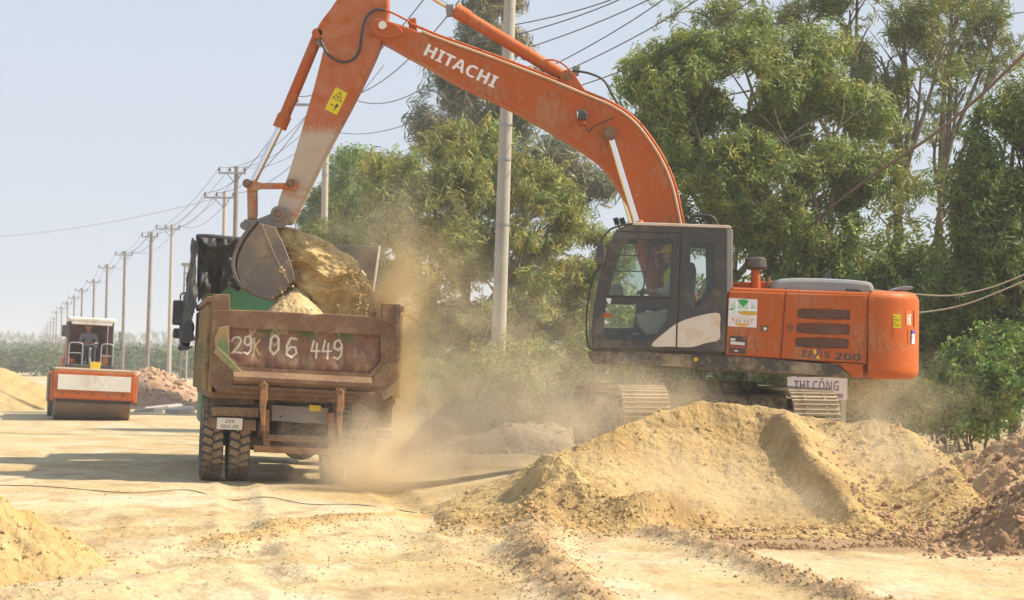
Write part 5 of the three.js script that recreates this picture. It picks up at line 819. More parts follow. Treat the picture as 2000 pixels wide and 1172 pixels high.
function wireRun(list, s, r, label, group) { const pts = []; list.forEach((p, i) => { if (i) pts.push(...sag(list[i - 1], p, Array.isArray(s) ? s[i - 1] : s).slice(i > 1 ? 1 : 0)); }); return single('overhead_wire', new THREE.TubeGeometry(new THREE.CatmullRomCurve3(pts, false, 'centripetal'), pts.length * 2, r, 5), M.wire, label, 'wire', group); }
for (let k = 0; k < 3; k++) wireRun([P1, P2, P4].map((p) => p.heads[k]), [0.9 + 0.25 * k, 0.9], 0.016, 'sagging overhead wire strung from the thick concrete pole to the pole behind the truck', 'overhead wires behind the boom');
for (let k = 0; k < 3; k++) wireRun([P4, P5, ...tail.slice(0, 8)].map((p) => p.heads[k]), 0.8, 0.013, 'overhead wire strung along the receding row of poles', 'overhead wires of the pole row');
for (let k = 0; k < 3; k++) wireRun([V(P3.heads[k].x + 9, P3.heads[k].y + 0.4, -62), P3.heads[k], P6.heads[k], tail[0].heads[k]], [1.0, 0.8, 0.6], 0.012, 'overhead wire strung between the dark poles beyond the truck', 'overhead wires of the dark poles');
{
  // the low-voltage lines that climb away past the casuarina to a pole outside the picture
  const ends = [[1012, 47, 1192, 0], [1020, 65, 1208, 0], [1059, 84, 1265, 0], [1114, 110, 1294, 0], [1126, 129, 1330, 20], [1140, 165, 1310, 95]];
  ends.forEach(([x0, y0, x1, y1], i) => { const a = at(x0, y0, 42.5), b = at(x1, y1, 37.5), d = b.clone().sub(a), s = a.clone().addScaledVector(d, -0.62).add(V(0, 0.18, 0)), e = a.clone().addScaledVector(d, 3.2).add(V(0, 1.6, 0)); single('overhead_wire', new THREE.TubeGeometry(new THREE.CatmullRomCurve3([s, a, b, a.clone().addScaledVector(d, 2).add(V(0, 0.45, 0)), e]), 60, 0.014, 5), M.wire, 'overhead wire climbing past the casuarina tree towards the tall trees', 'wire', 'overhead wires before the casuarina'); });
  single('overhead_wire', new THREE.TubeGeometry(new THREE.CatmullRomCurve3(sag(at(-260, 462, 120), at(420, 388, 100), 0.9)), 60, 0.010, 5), M.wire, 'lone thin wire crossing the open sky above the road roller', 'wire');
  single('overhead_wire', new THREE.TubeGeometry(new THREE.CatmullRomCurve3(sag(P2.top.clone().add(V(0, -1.2, 0)), at(1000, 120, 41), 0.7)), 60, 0.012, 5), M.wire, 'thin lower wire between two concrete poles beneath the raised boom', 'wire', 'lower wires beneath the boom');
  single('overhead_wire', new THREE.TubeGeometry(new THREE.CatmullRomCurve3(sag(P2.top.clone().add(V(0, -2.4, 0)), at(985, 190, 41), 0.9)), 60, 0.012, 5), M.wire, 'thin lower wire between two concrete poles beneath the raised boom', 'wire', 'lower wires beneath the boom');
}
// thick cable that hangs down across the tall trees
single('hanging_cable', new THREE.TubeGeometry(new THREE.CatmullRomCurve3([at(2120, 0, 27), at(2000, 106, 28.5), at(1920, 182, 29.8), at(1840, 250, 31), at(1760, 306, 32.4), at(1700, 346, 33.5), at(1630, 400, 35), at(1575, 447, 36.5), at(1540, 462, 37.5)]), 80, 0.028, 7), coated([0.17, 0.11, 0.08], [0.1, 0.07, 0.05], 0.5, { seed: 67 }), 'thick brown cable hanging slantwise across the tall trees', 'cable');
for (const [pts, l] of [[[[1700, 566], [1780, 574], [1860, 577], [1930, 563], [2010, 533]], 33], [[[1690, 612], [1790, 611], [1880, 596], [1960, 566], [2010, 545]], 32.5]]) single('slack_cable', new THREE.TubeGeometry(new THREE.CatmullRomCurve3(pts.map(([x, y]) => at(x, y, l - 3))), 40, 0.012, 5), M.barkPale, l === 33 ? 'upper of two slack pale cables hanging before the dark undergrowth' : 'lower of two slack pale cables hanging before the dark undergrowth', 'cable', 'slack cables in the undergrowth');
// slotted concrete post beside the truck mirrors
{
  const c = at(356, 782, 80), top = at(366, 517, 80), g = hBase(c.x, 80); c.y = g - 0.1; const h = top.y - c.y, t = thing('slotted_post', 'slotted pale concrete post standing past the truck mirrors', 'concrete post', c);
  part(t, 'leg', rod(V(-0.13, 0, 0), V(-0.02, h, 0), 0.045, 0.04, 6), M.concrete); part(t, 'leg', rod(V(0.13, 0, 0), V(0.14, h, 0), 0.045, 0.04, 6), M.concrete);
  for (let k = 0; k < 11; k++) part(t, 'rung', new THREE.BoxGeometry(0.22, 0.07, 0.07).translate(0.03, 0.5 + k * 0.52, 0), M.concrete);
  part(t, 'cap', new THREE.BoxGeometry(0.42, 0.14, 0.14).translate(0.06, h, 0), M.concrete);
}
// marker stake against the thick pole
{ const a = at(956, 712, 40.4), b = at(956, 835, 40.4); b.y = soilTop(b.x, 40.4) - 0.1; const t = thing('marker_stake', 'thin white topped marker stake beside the thick concrete pole', 'stake', V(b.x, b.y, -40.4)); part(t, 'stake', box(-0.045, 0.045, 0, a.y - b.y - 0.45, -0.02, 0.02, 0.006), M.concrete); part(t, 'white_top', box(-0.055, 0.055, a.y - b.y - 0.449, a.y - b.y, -0.022, 0.022, 0.006), M.white); }
// site sign behind the tracks
{
  const d = 28.6, c = at(1648, 800, d); c.y = soilTop(c.x, d) - 0.1; const t = thing('site_sign', 'white site sign with purple lettering on posts behind the excavator tracks', 'sign', V(c.x, c.y, -d));
  const q = [at(1538, 735, d), at(1655, 739, d), at(1652, 782, d), at(1536, 778, d)].map((p) => p.sub(t.position)), w = q[1].x - q[0].x, h = q[0].y - q[3].y, g = new THREE.BoxGeometry(w, h, 0.02).translate((q[0].x + q[1].x) / 2, (q[0].y + q[2].y) / 2, 0); g.userData.ownUV = true;
  part(t, 'board', g, canvasMat(512, 144, (x) => { x.fillStyle = '#d9d6df'; x.fillRect(0, 0, 512, 144); x.fillStyle = '#4d3a72'; x.font = 'bold 88px sans-serif'; x.save(); x.scale(0.92, 1); x.fillText('THI CÔNG', 60, 86); x.restore(); x.fillStyle = '#6b5596'; x.fillRect(0, 104, 476, 30); x.fillStyle = '#d9d6df'; x.fillRect(330, 112, 60, 14); }));
  for (const x of [0, q[0].x + 0.1]) part(t, 'post', box(x - 0.035, x + 0.035, 0, q[1].y + 0.02, -0.06, -0.012, 0.006), M.concrete);
}
// thin cord lying on the road
{ const pts = [[-40, 956], [80, 959], [240, 970], [300, 966], [370, 963], [450, 974], [520, 974], [600, 986], [700, 985], [815, 991]].map(([x, y]) => { const g = onGround(x, y, 0.0); return V(g.x, hBase(g.x, -g.z) + 0.012, g.z); }); single('cord', tube(pts, 0.006, 140, 6), plain(0.20, 0.16, 0.12, 0.9), 'thin dark cord lying across the dirt behind the truck', 'cord'); }
// broken slab at the roadside, right of the roller
for (const [px, py, d, w, h, r, lb] of [[318, 790, 66, 1.3, 0.28, 0.3, 'broken grey slab lying at the roadside before the clod bank'], [292, 800, 63, 0.7, 0.2, -0.5, 'small broken slab piece lying before the larger roadside slab'], [352, 800, 62, 0.8, 0.34, 0.9, 'upended grey slab piece lying by the slotted post']]) {
  const c = at(px, py, d), s = new THREE.Shape([[-0.5, -0.45], [0.1, -0.5], [0.5, -0.3], [0.46, 0.35], [0.05, 0.5], [-0.42, 0.38]].map(([a, b]) => new THREE.Vector2(a * w, b * w))), g = new THREE.ExtrudeGeometry(s, { depth: h * 0.6, bevelEnabled: true, bevelSize: 0.03, bevelThickness: 0.03, bevelSegments: 1 }).rotateX(-Math.PI / 2).rotateZ(0.12).rotateY(r).translate(c.x, soilTop(c.x, d) - 0.03, -d); single('broken_slab', metres(g), M.concrete, lb, 'slab');
}
// ---------------------------------------------------------------- trees
const leafMat = (r, g, b) => new THREE.MeshPhysicalMaterial({ color: new THREE.Color().setRGB(r, g, b), roughness: 0.62, transmission: 0.5, thickness: 0, specularIntensity: 0.35, side: THREE.DoubleSide });
function leafSpray(n, len, wid, twig, droop, o = {}) {
  const P = [], I = [], N = [], UV = [];
  for (let k = 0; k < n; k++) {
    const t = (k + 0.5) / n, root = V((rnd() - 0.5) * 0.06, twig * t, (rnd() - 0.5) * 0.06), a = k * 2.4 + rnd(-0.4, 0.4), out = V(Math.cos(a), rnd(-0.2, 0.7) * (1 - droop), Math.sin(a)).normalize().lerp(V(0, -1, 0), droop * rnd(0.6, 1.1)).normalize(), l = len * rnd(0.75, 1.25), w = wid * rnd(0.8, 1.2), side = V(rnd(-1, 1), rnd(-1, 1), rnd(-1, 1)).cross(out).normalize(), nor = side.clone().cross(out).normalize();
    const mid = root.clone().addScaledVector(out, l * 0.45).addScaledVector(nor, l * 0.07), tip = root.clone().addScaledVector(out, l).addScaledVector(V(0, -1, 0), l * 0.12), q = [root, mid.clone().addScaledVector(side, w / 2), tip, mid.clone().addScaledVector(side, -w / 2)], b = P.length / 3;
    q.forEach((p) => { P.push(p.x, p.y, p.z); N.push(nor.x, nor.y, nor.z); UV.push(0, 0); }); I.push(b, b + 1, b + 2, b, b + 2, b + 3);
  }
  const g = new THREE.BufferGeometry(); g.setAttribute('position', new THREE.Float32BufferAttribute(P, 3)); g.setAttribute('normal', new THREE.Float32BufferAttribute(N, 3)); g.setAttribute('uv', new THREE.Float32BufferAttribute(UV, 2)); g.setIndex(I); return g;
}
const SPRAY = {
  acacia: [0, 1, 2].map(() => leafSpray(18, 0.165, 0.040, 0.36, 0.35)),
  willow: [0, 1, 2].map(() => leafSpray(18, 0.19, 0.034, 0.40, 0.60)),
  euc: [0, 1, 2].map(() => leafSpray(14, 0.17, 0.028, 0.38, 0.75)),
  needle: [0, 1].map(() => leafSpray(30, 0.34, 0.016, 0.5, 0.55)),
  shrub: [0, 1, 2].map(() => leafSpray(20, 0.10, 0.042, 0.30, 0.15)),
  far: [0, 1].map(() => leafSpray(26, 0.30, 0.15, 1.1, 0.2)),
};
const LM = { light: leafMat(0.36, 0.385, 0.11), mid: leafMat(0.275, 0.33, 0.075), dark: leafMat(0.18, 0.235, 0.05), grey: leafMat(0.34, 0.35, 0.22), euc: leafMat(0.26, 0.30, 0.085), bright: leafMat(0.225, 0.325, 0.07), far: leafMat(0.13, 0.17, 0.05) };
function sprays(parent, name, kind, mat, list, tint = 0.28) {                         // list: [position, outward direction, scale]
  const vs = SPRAY[kind], m4 = new THREE.Matrix4(), q = new THREE.Quaternion(), q2 = new THREE.Quaternion(), col = new THREE.Color(), up = V(0, 1, 0);
  vs.forEach((g, v) => {
    const mine = list.filter((_, i) => i % vs.length === v); if (!mine.length) return;
    const inst = new THREE.InstancedMesh(g, mat, mine.length);
    mine.forEach(([p, dir, s], i) => { q.setFromUnitVectors(up, dir); q2.setFromAxisAngle(up, rnd(0, 6.28)); q.multiply(q2); m4.compose(p, q, V(s, s, s)); inst.setMatrixAt(i, m4); const k = 1 + tint * gauss() * 0.6, w = 0.12 * gauss(); inst.setColorAt(i, col.setRGB(Math.max(0.3, k * (1 + w)), Math.max(0.3, k), Math.max(0.3, k * (1 - 0.8 * w)))); });
    inst.name = name; inst.userData.kind = 'stuff'; inst.castShadow = inst.receiveShadow = true; parent.add(inst);
  });
}
// base: photo column and distance; lobes: [photo x, photo y, distance offset, rx, ry, rz, sprays]
function tree(name, label, px, d, lobes, o) {
  const b = at(px, 708, d), y0 = soilTop(b.x, d) - 0.12, t = thing(name, label, o.category ?? 'tree', V(b.x, y0, -d), o.group), wood = [], list = [];
  const fork = o.fork ?? 0.35, stems = o.stems ?? [[0, 0, 1]];
  const cs = lobes.map(([x, y, dz, rx, ry, rz, n]) => ({ c: at(x, y, d + dz).sub(t.position), rx, ry, rz, n }));
  const topY = Math.max(...cs.map((c) => c.c.y));
  for (const c of cs) {
    const st = stems[Math.floor(rnd() * stems.length)], f = clamp(fork + rnd(-0.06, 0.1), 0.05, 0.8), start = V(st[0] + (st[3] ?? 0) * f * topY, Math.min(c.c.y * 0.75, topY * f), st[1]), mid = start.clone().lerp(c.c, 0.5).add(V(rnd(-0.3, 0.3), rnd(0.0, 0.35), rnd(-0.3, 0.3)));
    wood.push(taper([start, mid, c.c], (o.r ?? 0.12) * 0.55, 0.022, 10, 6));
    for (let k = 0; k < 7; k++) { const u = rnd(0, 6.28), w = rnd(-0.7, 0.9), e = c.c.clone().add(V(Math.cos(u) * c.rx * 0.8, w * c.ry * 0.8, Math.sin(u) * c.rz * 0.8)), s0 = mid.clone().lerp(c.c, rnd(0.2, 0.95)); wood.push(taper([s0, s0.clone().lerp(e, 0.5).add(V(rnd(-0.15, 0.15), rnd(0, 0.2), rnd(-0.15, 0.15))), e], 0.026, 0.007, 6, 5)); }
    for (let k = 0, tries = 0; k < c.n && tries < c.n * 12; tries++) {
      const v = V(gauss(), gauss(), gauss()).normalize(), r = Math.pow(rnd(), 0.42) * (rnd() < 0.18 ? 1.3 : 1), p = V(c.c.x + v.x * r * c.rx, c.c.y + v.y * r * c.ry, c.c.z + v.z * r * c.rz), gp = p.clone().add(t.position), hole = fbm(gp.x * 0.8, gp.y * 0.95, 3, gp.z * 0.6);
      if (hole < (o.gap ?? -0.04) || p.y < 0.05) continue; k++;
      const dir = v.clone().lerp(V(0, o.rise ?? 0.3, 0), 0.4).add(V(rnd(-0.5, 0.5), rnd(-0.5, 0.5), rnd(-0.5, 0.5))).normalize();
      if (rnd() < (o.thin ?? 0)) continue; list.push([p, dir, (o.s ?? 1) * rnd(0.75, 1.25)]);
    }
  }
  for (const [x, z, k, ln] of stems) wood.push(taper([V(x, 0, z), V(x + (ln ?? 0) * 0.3 * topY + rnd(-0.08, 0.08), topY * 0.3 * k, z), V(x + (ln ?? 0) * 0.65 * topY + rnd(-0.15, 0.15), topY * 0.65 * k, z), V(x + (ln ?? 0) * topY, topY * 0.98 * k, z)], (o.r ?? 0.12), (o.r ?? 0.12) * 0.25, 20, 9));
  part(t, 'trunk', wood, o.bark ?? M.bark);
  sprays(t, 'crown', o.kind, o.mat, list);
  return t;
}
// leafy tree behind the concrete pole and the truck
tree('leafy_tree', 'bushy yellow green tree with drooping leaves behind the thick concrete pole', 905, 46, [[860, 330, 0, 1.25, 0.95, 1.2, 330], [760, 360, 0, 1.0, 0.75, 1.0, 220], [800, 440, -0.6, 1.3, 1.0, 1.2, 380], [930, 420, -0.8, 1.5, 1.2, 1.3, 480], [1040, 400, -0.2, 1.0, 1.2, 1.1, 300], [1085, 440, 0.2, 0.65, 0.9, 0.9, 140], [720, 480, -0.5, 1.1, 0.9, 1.1, 260], [860, 560, -1.0, 1.7, 1.1, 1.2, 420], [1000, 540, -1.0, 1.4, 1.2, 1.2, 360], [760, 610, -0.8, 1.2, 1.0, 1.1, 260], [930, 290, 0.2, 0.9, 0.6, 0.8, 160], [870, 660, -0.6, 1.6, 0.9, 1.1, 240]], { kind: 'willow', mat: LM.light, r: 0.16, fork: 0.22, stems: [[0, 0, 0.9], [0.5, 0.2, 0.7, 0.08], [-0.5, 0.1, 0.75, -0.1]], s: 1.05, gap: 0.0 });
tree('leafy_tree', 'smaller bright green tree standing beyond the grey pole next to the bushy tree', 672, 69, [[700, 340, 0, 1.15, 0.9, 1.15, 230], [640, 420, 0, 1.1, 1.15, 1.25, 320], [690, 400, -0.4, 1.3, 1.15, 1.3, 360], [655, 480, -0.3, 1.4, 1.15, 1.3, 380], [700, 540, -0.3, 1.7, 1.5, 1.3, 420], [610, 450, 0, 0.6, 0.7, 0.8, 100]], { kind: 'acacia', mat: LM.bright, r: 0.14, s: 1.15 });
tree('leafy_tree', 'pale green leafy tree filling the gap between the concrete pole and the cab', 1110, 47, [[1140, 510, 0, 1.1, 0.75, 1.0, 260], [1075, 560, -0.3, 1.2, 1.0, 1.0, 300], [1150, 590, -0.4, 1.2, 1.1, 1.0, 300], [1100, 660, -0.5, 1.5, 1.0, 1.0, 280], [1180, 480, 0, 0.6, 0.5, 0.7, 90], [1040, 640, 0, 1.0, 0.9, 0.8, 160]], { kind: 'willow', mat: LM.light, r: 0.10, s: 1.0, stems: [[0, 0, 0.9], [0.4, 0, 0.8, 0.1]] });
// casuarina
{
  const d = 62, lobes = []; for (const [x, y, rx, ry, n] of [[975, -90, 0.5, 1.0, 90], [965, -10, 0.75, 1.0, 150], [955, 60, 1.0, 0.9, 190], [990, 110, 0.9, 0.7, 120], [925, 130, 1.1, 0.8, 180], [1010, 190, 1.1, 0.7, 150], [900, 190, 1.2, 0.7, 200], [860, 170, 0.55, 0.5, 70], [870, 240, 1.0, 0.6, 180], [960, 260, 1.5, 0.8, 240], [850, 225, 0.5, 0.35, 70], [1060, 290, 1.0, 0.6, 170], [1110, 340, 0.9, 0.5, 170], [1150, 350, 0.7, 0.45, 120], [1080, 390, 1.0, 0.7, 170], [1000, 350, 1.6, 0.9, 220], [1160, 375, 0.45, 0.35, 60], [880, 300, 1.0, 0.8, 140]]) lobes.push([x, y, rnd(-0.8, 0.8), rx, ry, rx * 0.9, n * 0.62 | 0]);
  tree('casuarina_tree', 'tall grey green casuarina with feathery drooping needles', 968, d, lobes, { kind: 'needle', mat: LM.grey, r: 0.17, fork: 0.62, s: 1.2, rise: -0.2, gap: 0.05, thin: 0.2 });
}
// trees behind the excavator
tree('acacia_tree', 'broad dense green acacia spreading behind the excavator boom and cab', 1520, 38.5, [[1260, 140, 0.5, 0.95, 0.65, 1.0, 300], [1230, 220, 0, 0.9, 0.6, 0.9, 280], [1340, 100, 0.4, 0.9, 0.7, 1.0, 260], [1440, 90, 0.6, 1.0, 0.7, 1.0, 280], [1340, 190, -0.3, 1.2, 0.8, 1.1, 400], [1470, 170, -0.4, 1.2, 0.8, 1.1, 420], [1580, 150, 0, 1.1, 0.8, 1.0, 360], [1400, 280, -0.8, 1.3, 0.9, 1.1, 470], [1530, 270, -0.8, 1.3, 0.9, 1.1, 470], [1640, 250, -0.2, 1.1, 0.9, 1.0, 340], [1380, 390, -0.9, 1.1, 0.8, 1.0, 380], [1500, 380, -1.0, 1.3, 0.9, 1.0, 440], [1620, 370, -0.5, 1.2, 0.9, 1.0, 360], [1560, 460, -0.8, 1.2, 0.6, 0.9, 220], [1440, 455, -0.8, 1.0, 0.5, 0.9, 180], [1370, 300, -0.2, 0.7, 1.0, 0.9, 240], [1300, 270, 0.2, 0.9, 0.5, 0.8, 190], [1690, 330, 0, 0.8, 1.0, 0.8, 190]], { kind: 'acacia', mat: LM.mid, r: 0.15, fork: 0.45, bark: M.barkPale, stems: [[0, 0, 0.8, -0.06], [0.35, 0.3, 0.75, 0.10], [-0.25, -0.2, 0.85, -0.2]], s: 0.95, gap: 0.03, thin: 0.12 });
const euc = (px, d, lobes, label, lean = 0.02) => tree('eucalyptus_tree', label, px, d, lobes, { kind: 'euc', mat: LM.euc, thin: 0.30, r: 0.13, fork: 0.55, stems: [[0, 0, 1, lean]], s: 1.0, gap: 0.06, rise: -0.3, bark: M.bark });
euc(1668, 43, [[1660, 20, 0, 0.9, 0.8, 0.9, 190], [1610, 60, 0, 0.7, 0.5, 0.7, 110], [1690, 110, 0, 0.7, 0.6, 0.7, 120], [1560, 30, 0, 0.8, 0.6, 0.7, 120], [1620, -40, 0, 1.2, 0.6, 0.9, 150], [1480, 30, 0.3, 1.0, 0.5, 0.8, 150], [1370, 20, 0.5, 0.9, 0.45, 0.7, 120]], 'tall eucalyptus with straight brown trunk rising out of the acacia', 0.0);
euc(1748, 42, [[1760, 30, 0, 1.0, 0.9, 0.9, 240], [1720, 110, 0, 0.7, 0.7, 0.7, 130], [1800, 130, 0, 0.8, 0.9, 0.8, 180], [1770, 220, 0, 0.6, 0.7, 0.6, 110], [1850, 60, 0, 0.9, 0.9, 0.8, 210], [1720, 300, 0, 0.5, 0.5, 0.5, 60], [1790, 350, 0, 0.6, 0.5, 0.5, 70], [1740, 420, 0, 0.6, 0.4, 0.5, 60]], 'thick stemmed eucalyptus forking into pale upright branches', 0.02);
euc(1810, 44, [[1900, 50, 0, 1.0, 0.9, 0.9, 220], [1940, 110, 0, 0.8, 0.8, 0.8, 150], [1870, 150, 0, 0.7, 0.7, 0.7, 110], [1830, 260, 0, 0.5, 0.7, 0.6, 70], [1840, 350, 0, 0.4, 0.5, 0.5, 40], [1960, 20, 0, 0.9, 0.7, 0.7, 140], [1880, -30, 0, 1.2, 0.6, 0.9, 150]], 'slender dark stemmed eucalyptus with open drooping crown beside the forked one', 0.05);
tree('leafy_tree', 'dense dark green leafy tree at the edge of the undergrowth beyond the soil bank', 1980, 33.5, [[1965, 270, 0, 0.6, 0.6, 0.7, 170], [2020, 230, 0, 0.7, 0.7, 0.8, 220], [1950, 360, -0.3, 0.75, 0.7, 0.9, 260], [2010, 330, -0.4, 1.0, 0.9, 0.9, 340], [1925, 450, -0.4, 0.8, 0.8, 0.9, 280], [1990, 450, -0.6, 1.0, 0.9, 0.9, 360], [1930, 560, -0.6, 1.1, 0.9, 0.9, 360], [2010, 570, -0.7, 1.0, 0.9, 0.9, 300], [1940, 660, -0.6, 1.1, 0.9, 0.9, 300], [2060, 400, 0, 1.0, 1.5, 1.0, 300], [2010, 690, -0.6, 0.9, 0.8, 0.8, 200]], { kind: 'acacia', mat: LM.dark, r: 0.12, fork: 0.3, s: 0.9, gap: -0.03 });
// undergrowth and shrubs
const shrub = (px, py, d, rx, ry, n, mat, label, kind = 'shrub', s = 1.2) => { const b = at(px, py, d); tree('shrub', label, px, d, [[px, py, 0, rx, ry, rx * 0.8, n], [px - rx * 45, py + 20, -0.2, rx * 0.7, ry * 0.75, rx * 0.6, n * 0.5 | 0], [px + rx * 40, py + 25, -0.2, rx * 0.7, ry * 0.7, rx * 0.6, n * 0.5 | 0]], { kind, mat, r: 0.035, fork: 0.15, s, stems: [[0, 0, 0.9], [0.15, 0, 0.8, 0.15], [-0.15, 0, 0.8, -0.15]], category: 'shrub', gap: -0.16 }); };
shrub(1720, 560, 37.5, 1.5, 1.1, 420, LM.mid, 'tall green shrub rising right behind the rear of the engine hood');
shrub(1840, 570, 36.5, 1.3, 1.2, 420, LM.dark, 'dark green shrub between the counterweight and the dense leafy tree');
shrub(1590, 560, 38.2, 1.2, 0.8, 260, LM.mid, 'low leafy shrub showing over the excavator engine hood');
shrub(1470, 575, 39, 1.1, 0.7, 200, LM.light, 'light green shrub showing behind the intake stack');
shrub(1850, 690, 34.5, 1.4, 0.9, 420, LM.mid, 'wide green shrub in the undergrowth above the soil bank');
shrub(1740, 740, 33.5, 1.2, 0.7, 300, LM.light, 'dusty pale shrub beneath the excavator counterweight');
shrub(1960, 730, 31.5, 0.9, 0.7, 260, LM.bright, 'bright young shrub on top of the soil bank');
shrub(1880, 780, 31.5, 0.8, 0.4, 160, LM.bright, 'low yellow green shrub at the crest of the soil bank');
shrub(940, 770, 39.6, 0.95, 0.65, 260, LM.light, 'yellow green shrub at the foot of the thick concrete pole');
shrub(1010, 740, 40.5, 1.0, 0.7, 260, LM.light, 'dusty shrub standing just past the thick concrete pole');
shrub(1100, 760, 41, 1.1, 0.7, 240, LM.mid, 'dusty green shrub between the concrete pole and the excavator cab');
shrub(800, 760, 41.5, 1.0, 0.6, 200, LM.mid, 'low shrub behind the rubble bank next to the truck');
shrub(1240, 700, 41, 1.3, 0.9, 240, LM.mid, 'green shrub showing under the excavator cab floor');
shrub(1640, 700, 36, 1.3, 0.9, 300, LM.dark, 'dark shrub behind the white site sign');
shrub(1400, 700, 40, 1.4, 0.9, 240, LM.dark, 'dark shrub standing behind the excavator undercarriage');
// dead white branches in front of the undergrowth
{ const t = thing('dead_branch', 'bare pale dead branches sticking out before the undergrowth', 'branch', at(1855, 812, 29.5)); t.position.y = soilTop(t.position.x, 29.5) - 0.05; const A = []; for (const [x, y, k] of [[-0.55, 0.35, 0.3], [-0.2, 0.55, 0.5], [0.25, 0.5, 0.45], [0.6, 0.3, 0.4], [0.05, 0.4, 0.3], [-0.75, 0.18, 0.1]]) A.push(taper([V(0, 0, 0), V(x * 0.5, y * 1.25, k * 0.2), V(x * 1.25, y * 1.1, k * 0.3)], 0.016, 0.005, 10, 5)); part(t, 'twigs', A, M.barkPale); }
// distant wood along the horizon
function farWood(name, label, rows) {
  const list = []; for (const [x0, x1, d, h, n] of rows) for (let k = 0; k < n; k++) { const x = rnd(x0, x1), top = h * (0.62 + 0.55 * (0.5 + fbm(x * 0.045, d * 0.05, 4, 701))); const y = Math.pow(rnd(), 0.7) * top; list.push([V(x, y - 0.6, -d + gauss() * 5), V(rnd(-0.6, 0.6), 1, rnd(-0.6, 0.6)).normalize(), rnd(1.2, 2.2)]); }
  const t = thing(name, label, 'woodland', V(0, 0, 0), null, 'stuff'); sprays(t, 'foliage', 'far', LM.far, list, 0.3);
}
farWood('treeline', 'distant hazy green treeline along the horizon', [[-130, -20, 330, 4.0, 3200], [-80, 10, 200, 1.9, 1400], [-20, 120, 150, 6, 3000], [-330, -60, 620, 10.5, 4000]]);
// ---------------------------------------------------------------- dust in the air: a multitude of tiny grains
function dustGeo(n, sd, size) { const P = [], N = []; for (let k = 0; k < n; k++) { let c; do c = V(gauss() * sd, gauss() * sd, gauss() * sd); while (c.length() > 2 * sd); const a = V(rnd(-1, 1), rnd(-1, 1), rnd(-1, 1)).normalize(), b = V(rnd(-1, 1), rnd(-1, 1), rnd(-1, 1)).cross(a).normalize(), e = a.clone().cross(b), s = size * rnd(0.7, 1.3); for (let i = 0; i < 3; i++) { const t = i * 2.094, p = c.clone().addScaledVector(a, s * Math.cos(t)).addScaledVector(b, s * Math.sin(t)); P.push(p.x, p.y, p.z); N.push(e.x, e.y, e.z); } } const g = new THREE.BufferGeometry(); g.setAttribute('position', new THREE.Float32BufferAttribute(P, 3)); g.setAttribute('normal', new THREE.Float32BufferAttribute(N, 3)); return g; }
const dustMat = (r, g, b) => new THREE.MeshPhysicalMaterial({ color: new THREE.Color().setRGB(r, g, b), roughness: 1, transmission: 0.5, thickness: 0, specularIntensity: 0, side: THREE.DoubleSide });
const paleDust = dustMat(0.90, 0.79, 0.60), goldDust = dustMat(0.86, 0.66, 0.36);
const grains = [dustGeo(800, 0.12, 0.0014), dustGeo(800, 0.14, 0.0014), dustGeo(800, 0.10, 0.0014)];
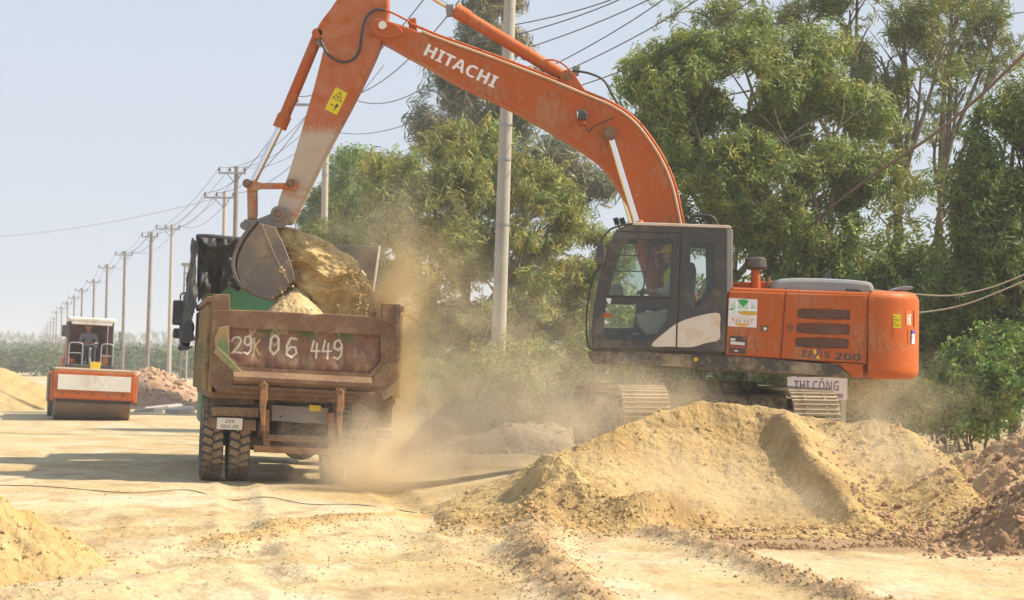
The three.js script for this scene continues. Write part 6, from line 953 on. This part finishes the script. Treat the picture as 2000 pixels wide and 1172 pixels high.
// puffs: [photo x, photo y, distance, rx, ry, rz, clusters]
function dust(label, mat, puffs) {
  const m4 = new THREE.Matrix4(), q = new THREE.Quaternion(), e = new THREE.Euler(), list = [];
  for (const [px, py, d, rx, ry, rz, n] of puffs) { const c = at(px, py, d); for (let k = 0, tr = 0; k < n && tr < n * 9; tr++) { const p = V(c.x + gauss() * rx * 0.5, c.y + gauss() * ry * 0.5, c.z + gauss() * rz * 0.5); if (p.y < soilTop(p.x, -p.z) + 0.03 || fbm(p.x * 1.1, p.y * 1.5, 3, p.z * 1.1) < -0.16) continue; k++; list.push(p); } }
  grains.forEach((g, v) => { const mine = list.filter((_, i) => i % 3 === v), inst = new THREE.InstancedMesh(g, mat, mine.length); mine.forEach((p, i) => { e.set(rnd(0, 6.3), rnd(0, 6.3), rnd(0, 6.3)); q.setFromEuler(e); const s = rnd(0.8, 1.25); m4.compose(p, q, V(s, s, s)); inst.setMatrixAt(i, m4); }); inst.name = numbered('dust_cloud'); inst.castShadow = inst.receiveShadow = true; Object.assign(inst.userData, { kind: 'stuff', label, category: 'dust' }); scene.add(inst); });
}
dust('pale dust billowing over the ground beside the truck wheels', paleDust, [[750, 915, 23.4, 0.95, 0.5, 0.5, 900], [860, 900, 24.0, 1.1, 0.6, 0.8, 1000], [800, 840, 25.0, 1.1, 0.7, 0.9, 700], [950, 860, 25.0, 1.2, 0.7, 0.8, 600], [700, 930, 23.1, 0.6, 0.3, 0.35, 360], [1040, 830, 24.5, 1.2, 0.6, 0.7, 450], [720, 870, 23.5, 0.5, 0.5, 0.4, 250]]);
dust('golden dust falling and drifting past the tailgate post', goldDust, [[790, 640, 24.6, 0.24, 0.7, 0.3, 240], [788, 760, 24.4, 0.18, 0.8, 0.25, 260], [790, 880, 24.3, 0.2, 0.5, 0.25, 160], [775, 570, 25.2, 0.3, 0.45, 0.4, 180], [790, 500, 28.5, 0.6, 0.5, 0.5, 80], [820, 560, 27.0, 0.9, 0.8, 0.8, 320], [740, 600, 25.0, 0.22, 0.18, 0.3, 130]]);
dust('thin haze of dust hanging before the bushes and the concrete pole', paleDust, [[900, 650, 30, 2.4, 1.6, 1.5, 1000], [850, 760, 30, 2.2, 1.1, 1.5, 900], [1080, 740, 29, 1.6, 1.0, 1.0, 500], [760, 450, 28, 1.2, 0.9, 1.0, 260]]);
dust('dust whirling round the excavator tracks', paleDust, [[1180, 790, 22.7, 0.8, 0.40, 0.4, 200], [1310, 775, 22.8, 0.7, 0.25, 0.4, 130], [1250, 735, 23.2, 0.6, 0.2, 0.4, 60], [1120, 830, 22.0, 0.8, 0.4, 0.5, 260], [1720, 770, 26, 1.3, 0.5, 0.6, 380]]);
dust('thin dust drifting over the scooped faces of the sand pile', paleDust, [[1740, 880, 19.6, 0.55, 0.4, 0.4, 260], [1330, 930, 18.9, 1.0, 0.3, 0.3, 260], [1480, 980, 18.4, 0.9, 0.15, 0.3, 140]]);

renderer.render(scene, camera);
